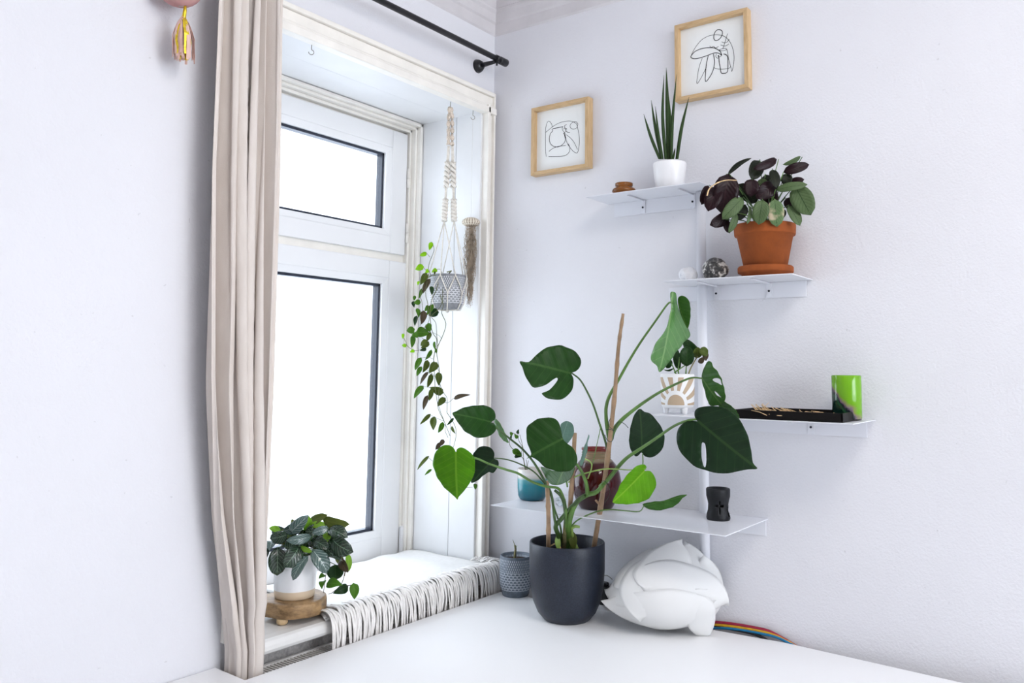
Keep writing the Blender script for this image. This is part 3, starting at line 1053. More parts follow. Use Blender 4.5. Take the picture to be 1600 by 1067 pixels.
# ================================================================== AIR PLANT JELLYFISH
pj = depth(H2)
UC = Vector((H2.x, H2.y, dp(736, 348, pj).z))
UC = Vector((H2.x, H2.y, at(736, 348, 0, 2.122).z))
ap = root('air_plant', UC, 'air plant with hanging roots under a banded sea urchin shell', 'plant')
ur = 14.5 * mpp(UC)
prof = [(0.002, 0.62 * ur)]
prof = [(0.15 * ur, -0.32 * ur), (0.55 * ur, -0.36 * ur), (0.88 * ur, -0.2 * ur), (1.0 * ur, 0.0), (0.93 * ur, 0.22 * ur), (0.75 * ur, 0.40 * ur), (0.45 * ur, 0.53 * ur), (0.12 * ur, 0.58 * ur), (0.05 * ur, 0.57 * ur)]
MB().lathe(UC, prof, 40).build('urchin_shell', M['urchin'], ap)
MB().tube([H2 - Vector((0, 0, 0.024)), UC + Vector((0, 0, 0.5 * ur))], 0.0005, 5).build('thread', M['thread'], ap)
mb = MB()
zt, zb = UC.z - 0.3 * ur, dp(733, 486, pj).z
LL = zt - zb
for k in range(150):
    a = random.random() * 2 * pi
    ln = LL * random.uniform(0.35, 1.0) if k > 12 else LL * random.uniform(0.9, 1.0)
    R = random.random() ** 0.7
    p = []
    f1, f2 = random.uniform(25, 60), random.uniform(0, 6)
    st_ = random.uniform(0, 0.25) * LL if k > 60 else 0
    for j in range(15):
        t = j / 14
        zz = zt - st_ - (ln - st_) * t * 0.98
        g = (zt - zz) / LL
        Rr = (0.015 + 0.015 * sin(min(g * 1.3, 1) * pi * 0.6)) * (1 - 0.72 * g) * R
        wob = 0.0055 * (1 - 0.3 * g)
        if zz < zb: zz = zb + 0.001
        p.append((UC.x - 0.003 * g + cos(a) * Rr + wob * sin(f1 * t * 0.5 + f2), UC.y + sin(a) * Rr + wob * cos(f1 * t * 0.37 + f2 * 2), zz))
    mb.tube(p, 0.00055, 4, cap=False)
for k in range(70):   # stray side hairs
    g = random.random() ** 1.1
    z = zt - LL * g * 0.95
    a = random.random() * 2 * pi
    r0 = 0.014 * (1 - 0.7 * g)
    l = random.uniform(0.004, 0.012)
    p = [(UC.x + cos(a) * r0 + cos(a) * l * t, UC.y + sin(a) * r0 + sin(a) * l * t, z - 0.008 * sin(t * 2.5)) for t in (0, .5, 1)]
    mb.tube(p, 0.0004, 4, cap=False)
mb.build('hanging_roots', M['air'], ap, kind='stuff')

# ================================================================== HANGING PLANTER + MACRAME
hd = depth(H1)
PC = dp(701, 432, hd)                # rim centre
PC = Vector((H1.x * 0.5 + PC.x * 0.5, H1.y * 0.5 + PC.y * 0.5, PC.z))
hd = depth(PC)
px = mpp(PC)
RR = 28.5 * px
PH = 53 * px
HC = PC - Vector((0, 0, PH))
hp = root('hanging_plant', HC, 'trailing vine in a grey patterned pot hung in the window recess', 'plant')
MB().lathe(HC, [(0.001, 0), (RR * 0.66, 0), (RR * 0.76, 0.004), (RR * 0.80, PH * 0.10), (RR * 0.90, PH * 0.22), (RR * 0.95, PH * 0.5), (RR * 0.985, PH * 0.85), (RR, PH * 0.97), (RR * 0.985, PH), (RR * 0.93, PH * 0.985), (RR * 0.91, PH * 0.7), (RR * 0.80, PH * 0.15), (0.001, PH * 0.12)], 56).build('pot', M['patpot'], hp)
MB().lathe(HC, [(RR * 0.91, PH * 0.80), (RR * 0.5, PH * 0.84), (0.001, PH * 0.86)], 24).build('soil', M['soil'], hp)
MB().tube([PC + Vector((-0.02, -0.02, 0.001)), PC + Vector((-0.045, -0.055, 0.007)), PC + Vector((-0.06, -0.05, 0.002))], 0.002, 6).build('stem', M['vine'], hp)

mc = root('macrame_hanger', H1 - Vector((0, 0, 0.01)), 'cream knotted macrame hanger holding the grey pot in the window recess', 'plant hanger')
K0 = dp(703.5, 226, hd)
top = H1 - Vector((0, 0, 0.022))
top = Vector((H1.x, H1.y, H1.z - 0.02))
mb = MB()
for sgn in (-1, 1):
    pts = []
    for j in range(16):
        t = j / 15
        c = top.lerp(K0, t)
        pts.append(c + R_ * (sgn * 0.0062 * min(1, 0.35 + t * 2)) + W_ * (0.003 * sin(t * 30 * sgn)))
    mb.tube(pts, [0.0062 + 0.0014 * sin(j * 2.2) for j in range(16)], 8)
mb.build('braid', M['braid'], mc)
K1, K2 = dp(694, 345, hd), dp(709.5, 345, hd)


def twist(a, b, r, turns):
    mb = MB()
    for ph in (0, pi):
        pts = []
        nn = int(turns * 8)
        for j in range(nn + 1):
            t = j / nn
            c = a.lerp(b, t)
            q = ph + t * turns * 2 * pi
            pts.append(c + R_ * (r * cos(q)) + W_ * (r * sin(q)))
        mb.tube(pts, r * 0.85, 7)
    return mb


for s0, e0, sgn in ((dp(701, 228, hd), K1, -1), (dp(707, 228, hd), K2, 1)):
    a = s0.lerp(e0, 0.22); b = s0.lerp(e0, 0.55)
    for k in (-1, 0, 1):
        MB().tube([s0 + R_ * k * 0.002, a + R_ * k * 0.0035], 0.0022, 6).build('cord', M['cord'], mc)
    twist(a, b, 0.0062, 2.5).build('knot', M['cord'], mc)
    c = s0.lerp(e0, 0.72)
    for k in (-1, 1):
        MB().tube([b + R_ * k * 0.002, c + R_ * k * 0.002], 0.0024, 6).build('cord', M['cord'], mc)
    twist(c, e0, 0.0062, 3).build('knot', M['cord'], mc)
azs = [200, 245, 300, 345, 60, 130]
rimp = []
for q in azs:
    a = radians(q)
    rimp.append(PC + Vector((cos(a) * (RR + 0.003), sin(a) * (RR + 0.003), -0.004)))
ks = [K1, K1, K2, K2, K2, K1]
for p, k in zip(rimp, ks):
    MB().tube([k, k.lerp(p, 0.5), p], 0.0019, 6).build('cord', M['cord'], mc)
low = []
for i in range(6):
    a = radians((azs[i] + azs[(i + 1) % 6] + (360 if azs[(i + 1) % 6] < azs[i] else 0)) / 2)
    low.append(HC + Vector((cos(a) * (RR * 0.97 + 0.003), sin(a) * (RR * 0.97 + 0.003), PH * 0.45)))
for i in range(6):
    for j in (i, (i - 1) % 6):
        MB().tube([rimp[i], rimp[i].lerp(low[j], 0.5) * 1.0 + (rimp[i].lerp(low[j], 0.5) - Vector((HC.x, HC.y, rimp[i].lerp(low[j], 0.5).z))).normalized() * 0.0035, low[j]], 0.0019, 6).build('cord', M['cord'], mc)
bot = HC - Vector((0, 0, 0.004))
for p in low:
    d = Vector((p.x - HC.x, p.y - HC.y, 0)).normalized()
    MB().tube([p, HC + d * (RR * 0.93) + Vector((0, 0, PH * 0.18)), HC + d * (RR * 0.74) + Vector((0, 0, -0.002)), bot + d * 0.006], 0.0019, 6).build('cord', M['cord'], mc)
    MB().tube([p + Vector((0, 0, 0.005)), p, p - Vector((0, 0, 0.007))], [0.002, 0.0036, 0.002], 7).build('knot', M['cord'], mc)
MB().lathe(bot, [(0.0005, -0.008), (0.006, -0.006), (0.008, 0), (0.006, 0.004), (0.001, 0.005)], 12).build('knot', M['cord'], mc)

# vines
Z1 = (8.89, 620, 360); Z2 = (5.925, 620, 460); Z3 = (6.275, 630, 620)
zc = lambda Z, p: (Z[1] + p[0] / Z[0], Z[2] + p[1] / Z[0])


def vine(parts_, r=0.0011, dofs=-0.055, mat='vine'):
    pts = []
    for Z, ps in parts_:
        for p in ps:
            u, v = zc(Z, p)
            pts.append((u, v, hd + dofs + 0.012 * sin(v * 0.05)))
    stem(hp, pts, r, r * 0.7, M[mat], k=3, n=5)


vine([(Z2, [(400, 0), (430, 100), (415, 170), (455, 270), (430, 370), (385, 470), (370, 540), (385, 640), (395, 720), (400, 830), (440, 920), (465, 960), (465, 1067)]), (Z3, [(430, 155), (480, 230), (515, 310), (515, 400), (490, 500)])], 0.0013)
vine([(Z1, [(600, 640), (540, 850)]), (Z2, [(320, 60), (310, 230), (330, 350), (370, 420), (350, 540), (340, 640), (350, 750), (355, 860), (370, 960), (385, 1060)]), (Z3, [(375, 190), (410, 260), (460, 385)])], 0.0013)
vine([(Z1, [(620, 650), (640, 900)]), (Z2, [(400, 120), (320, 200), (360, 260), (370, 380), (375, 470), (345, 560), (345, 620), (385, 700), (410, 790), (395, 850)]), (Z3, [(350, 90), (410, 260), (410, 330), (440, 400)])])
vine([(Z1, [(470, 640), (390, 700), (330, 900)]), (Z2, [(230, 60), (240, 160), (215, 290)])])
vine([(Z1, [(440, 600), (400, 860)]), (Z2, [(280, 60), (290, 110), (300, 230), (260, 300), (180, 340)])])
vine([(Z2, [(50, 380), (80, 430), (100, 480), (170, 520), (240, 500), (260, 430), (230, 400)])], 0.0009)
vine([(Z1, [(480, 640), (440, 520), (470, 400), (515, 290), (510, 220), (480, 160)])], 0.0011)
vine([(Z1, [(460, 370), (410, 310)])], 0.0008)
vine([(Z1, [(430, 590), (370, 510)])], 0.0009)
vine([(Z1, [(640, 620), (600, 540), (540, 545)])], 0.0009)
vine([(Z1, [(660, 640), (560, 625), (430, 640), (330, 720)])], 0.0014)
vine([(Z2, [(440, 1000), (480, 1000), (525, 960)])], 0.0009)
vine([(Z2, [(350, 750), (240, 670)])], 0.0007)
vine([(Z2, [(375, 480), (410, 400), (330, 350)])], 0.0008)
vine([(Z2, [(340, 600), (290, 580), (220, 590)])], 0.0007)
vine([(Z2, [(355, 760), (280, 720)])], 0.0007)
vine([(Z2, [(360, 880), (300, 860), (240, 850)])], 0.0007)
vine([(Z3, [(400, 240), (300, 195), (265, 175)])], 0.0007)
vine([(Z3, [(245, 590), (290, 630), (350, 640)])], 0.0007)
vine([(Z3, [(600, 890), (680, 885)])], 0.0007)
vl = [
    (Z1, (485, 160), (450, 275), 62, 'vlime'), (Z1, (410, 310), (318, 357), 68, 'vlime'), (Z1, (372, 500), (252, 540), 92, 'vlime'),
    (Z1, (560, 540), (485, 580), 62, 'vlime'), (Z1, (440, 545), (395, 590), 60, 'vlime'), (Z1, (415, 590), (325, 760), 85, 'volive'),
    (Z1, (455, 670), (350, 880), 85, 'vbrown'), (Z1, (350, 810), (305, 955), 45, 'vgreen'), (Z1, (480, 770), (490, 895), 62, 'vdark'),
    (Z1, (310, 700), (290, 760), 40, 'vlime'), (Z1, (250, 905), (240, 975), 42, 'vgreen'), (Z1, (530, 570), (520, 620), 25, 'volive'),
    (Z2, (220, 70), (155, 78), 52, 'vgreen'), (Z2, (150, 60), (160, 118), 34, 'vdark'), (Z2, (190, 125), (207, 215), 44, 'vgreen'),
    (Z2, (335, 92), (275, 195), 46, 'vgreen'), (Z2, (385, 160), (288, 190), 82, 'vdark'), (Z2, (252, 150), (232, 278), 66, 'vbrown'),
    (Z2, (300, 105), (258, 155), 44, 'vgreen'), (Z2, (182, 195), (163, 292), 42, 'vdark'), (Z2, (163, 322), (88, 340), 66, 'vgreen'),
    (Z2, (180, 350), (305, 355), 100, 'vgreen'), (Z2, (290, 265), (305, 350), 66, 'vgreen'), (Z2, (160, 350), (190, 400), 60, 'vgreen'), (Z2, (150, 380), (142, 495), 54, 'vgreen'),
    (Z2, (312, 350), (275, 440), 42, 'volive'), (Z2, (280, 425), (215, 475), 52, 'volive'), (Z2, (300, 440), (225, 500), 50, 'volive'), (Z2, (275, 500), (215, 520), 36, 'vdark'),
    (Z2, (345, 435), (352, 515), 26, 'vgreen'), (Z2, (360, 500), (370, 550), 22, 'vgreen'), (Z2, (90, 470), (45, 474), 36, 'vlime'), (Z2, (165, 520), (122, 532), 36, 'vlime'),
    (Z2, (60, 360), (55, 410), 26, 'vlime'), (Z2, (325, 515), (265, 612), 40, 'vgreen'), (Z2, (222, 585), (163, 705), 52, 'vgreen'), (Z2, (228, 668), (180, 758), 44, 'vgreen'),
    (Z2, (290, 608), (245, 725), 60, 'volive'), (Z2, (372, 628), (298, 728), 74, 'volive'), (Z2, (285, 715), (208, 835), 38, 'vbrown'), (Z2, (325, 738), (284, 868), 50, 'volive'),
    (Z2, (385, 720), (392, 845), 64, 'volive'), (Z2, (242, 842), (152, 960), 60, 'vgreen'), (Z2, (432, 915), (305, 860), 72, 'volive'), (Z2, (322, 875), (302, 990), 50, 'volive'),
    (Z2, (282, 935), (240, 1072), 46, 'vbrown'), (Z2, (448, 955), (372, 1035), 60, 'volive'), (Z2, (520, 960), (675, 922), 44, 'vbrown'),
    (Z3, (268, 168), (162, 272), 38, 'volive'), (Z3, (302, 195), (290, 330), 70, 'volive'), (Z3, (392, 250), (345, 360), 50, 'vgreen'), (Z3, (496, 208), (428, 282), 26, 'vdark'),
    (Z3, (470, 288), (508, 362), 30, 'volive'), (Z3, (395, 418), (362, 485), 44, 'vbrown'), (Z3, (360, 450), (318, 525), 46, 'vbrown'), (Z3, (246, 578), (128, 718), 34, 'volive'),
    (Z3, (278, 708), (208, 768), 26, 'vgreen'), (Z3, (705, 848), (708, 910), 42, 'vgreen'),
]
for i, (Z, b, t, wd, mt) in enumerate(vl):
    B, T_ = zc(Z, b), zc(Z, t)
    lpx(hp, B, T_, wd / Z[0] * 1.05, hd - 0.06 + 0.012 * sin(i * 2.1), M[mt], dt=0.01 * sin(i * 1.3), roll=0.5 * sin(i * 1.9), fold=0.25, arch=0.10)

# ================================================================== THROW ON THE SILL
th = root('throw_blanket', (1.8, 1.9, 0.812), 'white cotton throw with cut fringe laid over the window sill', 'blanket')


def throw_layer(xl, z0, xr=2.14):
    vs, fs, uv = [], [], []
    NX, NY = 46, 30
    for i in range(NX + 1):
        s = i / NX
        for j in range(NY + 1):
            t = j / NY
            # t: 0 at the window, 1 hanging at the front
            yy = 2.05 - t * (2.05 - 1.694)
            x = xl(yy) + (xr - xl(yy)) * s
            if yy < 1.77: x += (0.05 * s ** 3) * min(1, (1.77 - yy) / 0.03)
            z = z0 + 0.0025 * sin(x * 23 + yy * 9) * sin(yy * 31) + 0.002 * sin(x * 51)
            if yy < 1.70:
                z -= 0.003 * (1.70 - yy) / 0.006
            vs.append((x, yy, z)); uv.append((s, t))
    for i in range(NX):
        for j in range(NY):
            k = i * (NY + 1) + j
            fs.append((k, k + 1, k + NY + 2, k + NY + 1))
    return MB().add(vs, fs, uv)


def xl1(y): return 1.655 - 0.13 * min(1, max(0, (2.05 - y) / 0.30)) - 0.04 * sin(y * 9)


xl0 = lambda y: 1.50 + 0.02 * sin((y - 1.66) * 9) - 0.03 * max(0, (1.74 - y)) / 0.08 + 0.12 * max(0, y - 1.86)
throw_layer(lambda y: xl0(y) - 0.022, 0.8165).build('lower_layer', M['throw'], th, solid=0.004)
throw_layer(xl0, 0.8255).build('upper_layer', M['throw'], th, solid=0.005)
# rolled left hems
for off_, z in ((-0.022, 0.8165), (0.0, 0.8265)):
    pts = [(xl0(y) + off_, y, z) for y in [1.696 + k * 0.0165 for k in range(22)]]
    MB().tube(pts, 0.0042, 8).build('hem', M['throw'], th)
mb = MB()
x = 1.465
k = 0
while x < 2.185:
    wd = random.uniform(0.006, 0.0105)
    lean = random.uniform(-0.018, 0.016) + 0.004
    y0 = random.uniform(1.705, 1.735)
    zt_ = 0.830
    drop = random.uniform(0.085, 0.12)
    pts = [(x - lean * 0.8, y0, zt_ + 0.002), (x - lean * 0.4, 1.690, zt_ + random.uniform(0.001, 0.006)), (x, 1.672 + random.uniform(-.003, .003), zt_ - 0.012 + random.uniform(-.003, .004)),
           (x + lean * 0.3, 1.664 + random.uniform(-.004, .004), zt_ - 0.045), (x + lean * 0.6, 1.664 + random.uniform(-.004, .005), zt_ - drop)]
    pp = spline(pts, 3)
    tw = random.uniform(-0.6, 0.6)
    n0 = []
    for q, p in enumerate(pp):
        t = q / (len(pp) - 1)
        sd = Vector((cos(tw * t), sin(tw * t) * 0.5, 0)) * (wd * (1 - 0.25 * t) * 0.5)
        n0 += [p - sd, p + Vector((0, -0.0012, 0.0012)), p + sd]
    fs = []
    for q in range(len(pp) - 1):
        fs += [(3 * q, 3 * q + 1, 3 * q + 4, 3 * q + 3), (3 * q + 1, 3 * q + 2, 3 * q + 5, 3 * q + 4)]
    mb.add(n0, fs)
    x += wd * random.uniform(0.55, 0.95)
    k += 1
mb.build('fringe', M['fringe'], th, solid=0.0012, kind='stuff')
mb = MB()
for k in range(22):   # loose fringe at the right end and a second row lying on top
    a = random.uniform(-0.6, 0.9)
    bx_, by_ = 2.125 + random.uniform(-.01, .02), 1.70 + 0.07 * k / 22
    pts = spline([(bx_, by_, 0.834), (bx_ + 0.025, by_ - 0.01 * a, 0.840), (bx_ + 0.05, by_ - 0.03 * a, 0.833), (bx_ + 0.063, by_ - 0.04 * a, 0.822)], 3)
    n0 = []
    for p in pts: n0 += [p - Vector((0, 0.002, 0)), p + Vector((0, 0.002, 0.0004))]
    mb.add(n0, [(2 * j, 2 * j + 1, 2 * j + 3, 2 * j + 2) for j in range(len(pts) - 1)])
mb.build('corner_fringe', M['fringe'], th, solid=0.0012, kind='stuff')

# ================================================================== SILL PLANT ON A WOODEN STAND
SZ = 0.812
pc = at(462, 941, 2, SZ + 0.052)
pc = at(462, 932, 2, SZ + 0.050)
sp = mpp(pc)
sc_ = Vector((pc.x - 0.0, pc.y + 0.005, SZ))
stn = root('plant_stand', sc_, 'low round wooden slice stand with peg feet on the window sill', 'plant stand')
mb = MB()
vs, fs = [], []
NA = 48
rings = [(0.86, 0.0125), (0.97, 0.015), (1.0, 0.028), (1.0, 0.043), (0.985, 0.049), (0.9, 0.0505), (0.4, 0.0505), (0.01, 0.0505)]
rad = 50 * sp
for r, z in rings:
    for i in range(NA):
        a = 2 * pi * i / NA
        q = rad * r * (1 + 0.03 * sin(3 * a + 1) + 0.02 * sin(7 * a) + (0.012 * sin(13 * a) if 0.9 < r else 0))
        vs.append((sc_.x + cos(a) * q, sc_.y + sin(a) * q, SZ + z))
for j in range(len(rings) - 1):
    for i in range(NA):
        fs.append((j * NA + i, j * NA + (i + 1) % NA, (j + 1) * NA + (i + 1) % NA, (j + 1) * NA + i))
fs.append(tuple(range(NA))[::-1])
mb.add(vs, fs).build('slab', M['slab'], stn)
tc = Vector((CAM.x - sc_.x, CAM.y - sc_.y, 0)).normalized()
a0 = math.atan2(tc.y, tc.x)
for k, da in enumerate((-0.42, -0.42 + 2.1, -0.42 - 2.1)):
    a = a0 + da
    c = sc_ + Vector((cos(a), sin(a), 0)) * rad * 0.80
    MB().lathe(c, [(0.001, 0), (0.0085 * 1.2, 0), (0.0115 * 1.2, 0.004), (0.0115 * 1.2, 0.0145), (0.001, 0.0145)], 18).build('foot', M['slableg'], stn)

PB = sc_ + Vector((0, 0, 0.0507))
R0 = 32.5 * sp
PHt = 66 * sp
wp = root('prayer_plant', PB, 'bushy plant with pale-veined dark leaves in a white pot on the wooden stand', 'plant')
MB().lathe(PB, [(0.001, 0), (R0 * 0.88, 0), (R0 * 0.93, 0.002), (R0 * 0.95, PHt * 0.1), (R0 * 0.965, PHt * 0.18), (R0 * 0.975, PHt * 0.22), (R0, PHt * 0.6), (R0, PHt * 0.97), (R0 * 0.98, PHt), (R0 * 0.93, PHt * 0.98), (R0 * 0.9, PHt * 0.8), (0.001, PHt * 0.78)], 56).build('pot', M['banded'], wp)
MB().lathe(PB, [(R0 * 0.9, PHt * 0.88), (0.001, PHt * 0.9)], 24).build('soil', M['soil'], wp)
ZP = (5.335, 400, 780)
PD = depth(PB)
pl = [
    ((270, 295), (418, 150), 105, 'psilver', -.02), ((262, 300), (112, 335), 115, 'pdark', -.03), ((215, 270), (120, 235), 60, 'plime', .01),
    ((470, 315), (262, 350), 85, 'psilver', -.05), ((605, 240), (468, 285), 72, 'psilver', -.03), ((540, 170), (768, 222), 95, 'polive', .0),
    ((420, 215), (570, 128), 80, 'polive', .02), ((430, 280), (440, 160), 80, 'plime', .02), ((590, 215), (440, 210), 60, 'plime', .0),
    ((600, 240), (760, 305), 120, 'pdark', -.02), ((615, 335), (785, 445), 165, 'pdark', -.04), ((465, 330), (600, 405), 100, 'pdark', -.02),
    ((478, 415), (605, 612), 135, 'psilver', -.06), ((420, 465), (292, 672), 95, 'psilver', -.07), ((370, 390), (245, 568), 155, 'pdark', -.06),
    ((180, 400), (178, 640), 150, 'pdark', -.05), ((365, 395), (462, 442), 44, 'plime', -.06), ((772, 445), (770, 605), 60, 'plime', .0),
    ((690, 495), (758, 600), 70, 'vbrown', -.02), ((660, 545), (665, 672), 140, 'vdark', -.01), ((580, 695), (712, 705), 92, 'vgreen', -.05),
    ((560, 665), (545, 735), 60, 'vgreen', -.03), ((775, 725), (648, 785), 78, 'vdark', -.03), ((815, 700), (826, 838), 82, 'vgreen', -.05),
    ((575, 620), (525, 655), 45, 'vgreen', -.02), ((600, 430), (705, 495), 85, 'pdark', -.04), ((520, 320), (640, 470), 110, 'pdark', .0),
    ((250, 330), (380, 440), 120, 'pdark', -.01), ((590, 260), (580, 370), 80, 'plime', .01), ((140, 330), (110, 420), 90, 'psilver', .0),
    ((330, 250), (300, 170), 70, 'polive', .03), ((680, 470), (720, 560), 70, 'polive', .01), ((500, 480), (520, 560), 70, 'pdark', .0),
    ((60, 380), (20, 560), 120, 'pdark', -.02), ((90, 270), (0, 300), 110, 'pdark', .0),
]
for i, (b, t, wd, mt, dd) in enumerate(pl):
    B, T_ = zc(ZP, b), zc(ZP, t)
    lpx(wp, B, T_, wd / ZP[0], PD + dd + 0.0, M[mt], dt=-0.02 + 0.015 * sin(i * 1.7), roll=0.45 * sin(i * 2.3), prof='oval' if i < 20 else 'ovate', fold=0.22, arch=0.16, wave=0.04)
rnd = random.Random(5)
for i in range(34):      # inner and rear leaves that close the crown
    bu, bv = rnd.uniform(150, 640), rnd.uniform(250, 400)
    ang = rnd.uniform(-0.4, pi + 0.4)
    ln = rnd.uniform(90, 150)
    tu, tv = bu + cos(ang) * ln, min(470, max(150 + abs(bu - 450) * 0.25, bv + sin(ang) * ln * 0.6 - 40))
    lpx(wp, zc(ZP, (bu, bv)), zc(ZP, (tu, tv)), rnd.uniform(80, 125) / ZP[0], PD + rnd.uniform(0.0, 0.06), M[rnd.choice(['pdark', 'pdark', 'vdark', 'pdark', 'polive', 'psilver'])], dt=rnd.uniform(-.03, .03), roll=rnd.uniform(-.8, .8), prof='oval', fold=0.22, arch=0.18, wave=0.05)
C0 = PB + Vector((0, 0, PHt * 0.9))
for b, t, wd, mt, dd in pl[:20:1]:
    B = dp(*zc(ZP, b), PD + dd)
    stem3(wp, [C0 + (B - C0) * 0.05, C0.lerp(B, 0.5) + Vector((0, 0, 0.012)), B], 0.0014, 0.001, M['stemdark'], k=3, n=5)
for pts in ([(600, 560), (580, 640), (562, 780)], [(745, 590), (715, 700), (640, 775), (605, 790)], [(715, 725), (800, 714), (815, 705)], [(700, 480), (745, 560), (740, 640)]):
    stem(wp, [(*zc(ZP, p), PD - 0.03) for p in pts], 0.0011, 0.0008, M['purple'], k=4, n=5)

# ================================================================== SHELF UNIT
su = root('shelf_unit', (XW - 0.02, 0.985, 0.75), 'white metal wall shelf unit with round pole and staggered thin shelves', 'shelf')
px_t = at(1096, 300, 0, XW - 0.025); px_b = at(1101, 700, 0, XW - 0.025)
PY = 0.985
MB().tube([(XW - 0.026, PY, 0.20), (XW - 0.026, PY, 1.966)], 0.0138, 24).build('pole', M['shelf'], su)
SH = [
    # z top, y0, y1, x front, flange (y0,y1), brackets y
    (1.9705, 0.938, 1.312, 2.088, (1.015, 1.287), (1.020, 1.185)),
    (1.6955, 0.676, 1.036, 2.052, (0.693, 1.10), (0.950, 0.795)),
    (1.3305, 0.528, 1.066, 2.012, (0.549, 1.02), (0.690, 0.90)),
    (1.0555, 0.812, 1.535, 1.930, (0.818, 1.50), (0.90, 1.35)),
]
for z, y0, y1, xf, (f0, f1), br_ in SH:
    s = bx('shelf_board', (xf, y0, z - 0.0025), (XW - 0.001, y1, z), M['shelf'], su, 0.0008)
    bx('back_flange', (XW - 0.004, f0, z - 0.046), (XW - 0.001, f1, z - 0.0025), M['shelf'], s, 0.0008)
    for by in br_:
        b = MB()
        b.box((XW - 0.0065, by - 0.0085, z - 0.044), (XW - 0.004, by + 0.0085, z - 0.003))
        b.box((xf + 0.035, by - 0.0035, z - 0.0075), (XW - 0.004, by + 0.0035, z - 0.0028))
        b.build('bracket', M['shelf'], s, smooth=False, bev=0.001)
        MB().tube([(XW - 0.0085, by, z - 0.026), (XW - 0.006, by, z - 0.026)], 0.0030, 12).build('screw', M['screw'], s)
S1, S2, S3, S4 = (q[0] for q in SH)


def on_shelf(u, v, x, z):
    """point on the shelf at wall distance x under pixel column u"""
    p = at(u, v, 0, x)
    return Vector((p.x, p.y, z))


# amber tealight holder
p = on_shelf(975, 296, 2.150, S1); q = mpp(p)
o = MB().lathe(p, [(0.001, 0), (9 * q, 0), (10 * q, 1.5 * q), (12 * q, 2.5 * q), (17 * q, 5 * q), (18.5 * q, 8.5 * q), (17 * q, 11.5 * q), (12.5 * q, 14 * q), (12 * q, 15 * q), (13.5 * q, 16.5 * q), (13.5 * q, 20.5 * q), (12.3 * q, 20.5 * q), (11 * q, 16 * q), (14 * q, 10 * q), (9 * q, 3 * q), (0.001, 3 * q)], 60)
for i, v in enumerate(o.v):   # fine ribs
    a = math.atan2(v.y - p.y, v.x - p.x)
    k = 1 + 0.02 * cos(a * 30)
    o.v[i] = Vector((p.x + (v.x - p.x) * k, p.y + (v.y - p.y) * k, v.z))
tag(o.build('candle_holder', M['amber']), 'ribbed amber glass tealight holder on the top shelf', 'candle holder')

# snake plant
p = on_shelf(1046.5, 288, 2.150, S1); q = mpp(p)
sn = root('snake_plant', p, 'spiky snake plant in a white tapered pot on the top shelf', 'plant')
MB().lathe(p, [(0.001, 0), (19 * q, 0), (21 * q, 2 * q), (23.5 * q, 16 * q), (25.5 * q, 34 * q), (26 * q, 42 * q), (25.3 * q, 43.5 * q), (24 * q, 42 * q), (23 * q, 34 * q), (0.001, 33 * q)], 48).build('pot', M['whitepot'], sn)
MB().lathe(p, [(23 * q, 36 * q), (0.001, 37 * q)], 24).build('soil', M['soil'], sn)
ZS = (3.68, 800, 0)
D = depth(p)
for i, (b, t, wd, cv_) in enumerate([((850, 915), (757, 655), 20, -6), ((862, 915), (800, 575), 20, -5), ((866, 915), (824, 610), 15, -4), ((884, 915), (873, 432), 20, -12), ((903, 918), (887, 388), 30, 0),
                                     ((915, 915), (895, 508), 20, 6), ((915, 915), (946, 428), 18, -6), ((948, 915), (1018, 556), 21, -8), ((926, 915), (938, 850), 12, 0)]):
    B, T_ = zc(ZS, b), zc(ZS, t)
    Bm = dp(*B, D + 0.006 * sin(i * 2)); Tm = dp(*T_, D + 0.03 * sin(i * 1.7) - 0.01)
    mid = Bm.lerp(Tm, 0.5) + R_ * (cv_ / 3.68 * q)
    P = spline([Bm, mid, Tm], 8)
    hw = wd / 3.68 * q / 2
    n0, fs, uv = [], [], []
    for j, pt in enumerate(P):
        t = j / (len(P) - 1)
        ww = hw * (0.8 + 0.35 * sin(t * 2)) * (1 - t ** 2.2) + 0.0003
        n0 += [pt - R_ * ww, pt - W_ * (-ww * 0.55), pt + R_ * ww, pt - W_ * (ww * 0.35)]
        uv += [(t * 1.6, -1), (t * 1.6, -0.2), (t * 1.6, 1), (t * 1.6, 0.2)]
    for j in range(len(P) - 1):
        for k in range(4):
            fs.append((4 * j + k, 4 * j + (k + 1) % 4, 4 * j + 4 + (k + 1) % 4, 4 * j + 4 + k))
    MB().add(n0, fs, uv).build('leaf', M['sansev'], sn)

# terracotta plant
p = on_shelf(1196.2, 430, 2.134, S2); q = mpp(p)
cal = root('calathea', p, 'calathea with dark purple and green leaves in a terracotta pot with saucer', 'plant')
MB().lathe(p, [(0.001, 0), (35.5 * q, 0), (37 * q, 6.5 * q), (42 * q, 8 * q), (42.5 * q, 9.5 * q), (42.5 * q, 16 * q), (41 * q, 18 * q), (38 * q, 18 * q), (37 * q, 10 * q), (34 * q, 5 * q), (0.001, 5 * q)], 56).build('saucer', M['terra'], cal)
pb = p + Vector((0, 0, 5.2 * q))
MB().lathe(pb, [(0.001, 0), (29.5 * q, 0), (31 * q, 1.5 * q), (43 * q, 61 * q), (46 * q, 61.5 * q), (46.8 * q, 63 * q), (47.6 * q, 77 * q), (46.5 * q, 78.5 * q), (44 * q, 78 * q), (42.5 * q, 70 * q), (0.001, 69 * q)], 64).build('pot', M['terra'], cal)
MB().lathe(pb, [(42.6 * q, 71 * q), (20 * q, 73 * q), (0.001, 74 * q)], 24).build('soil', M['soil'], cal)
ZCc = (4.85, 1080, 220)
D = depth(p)
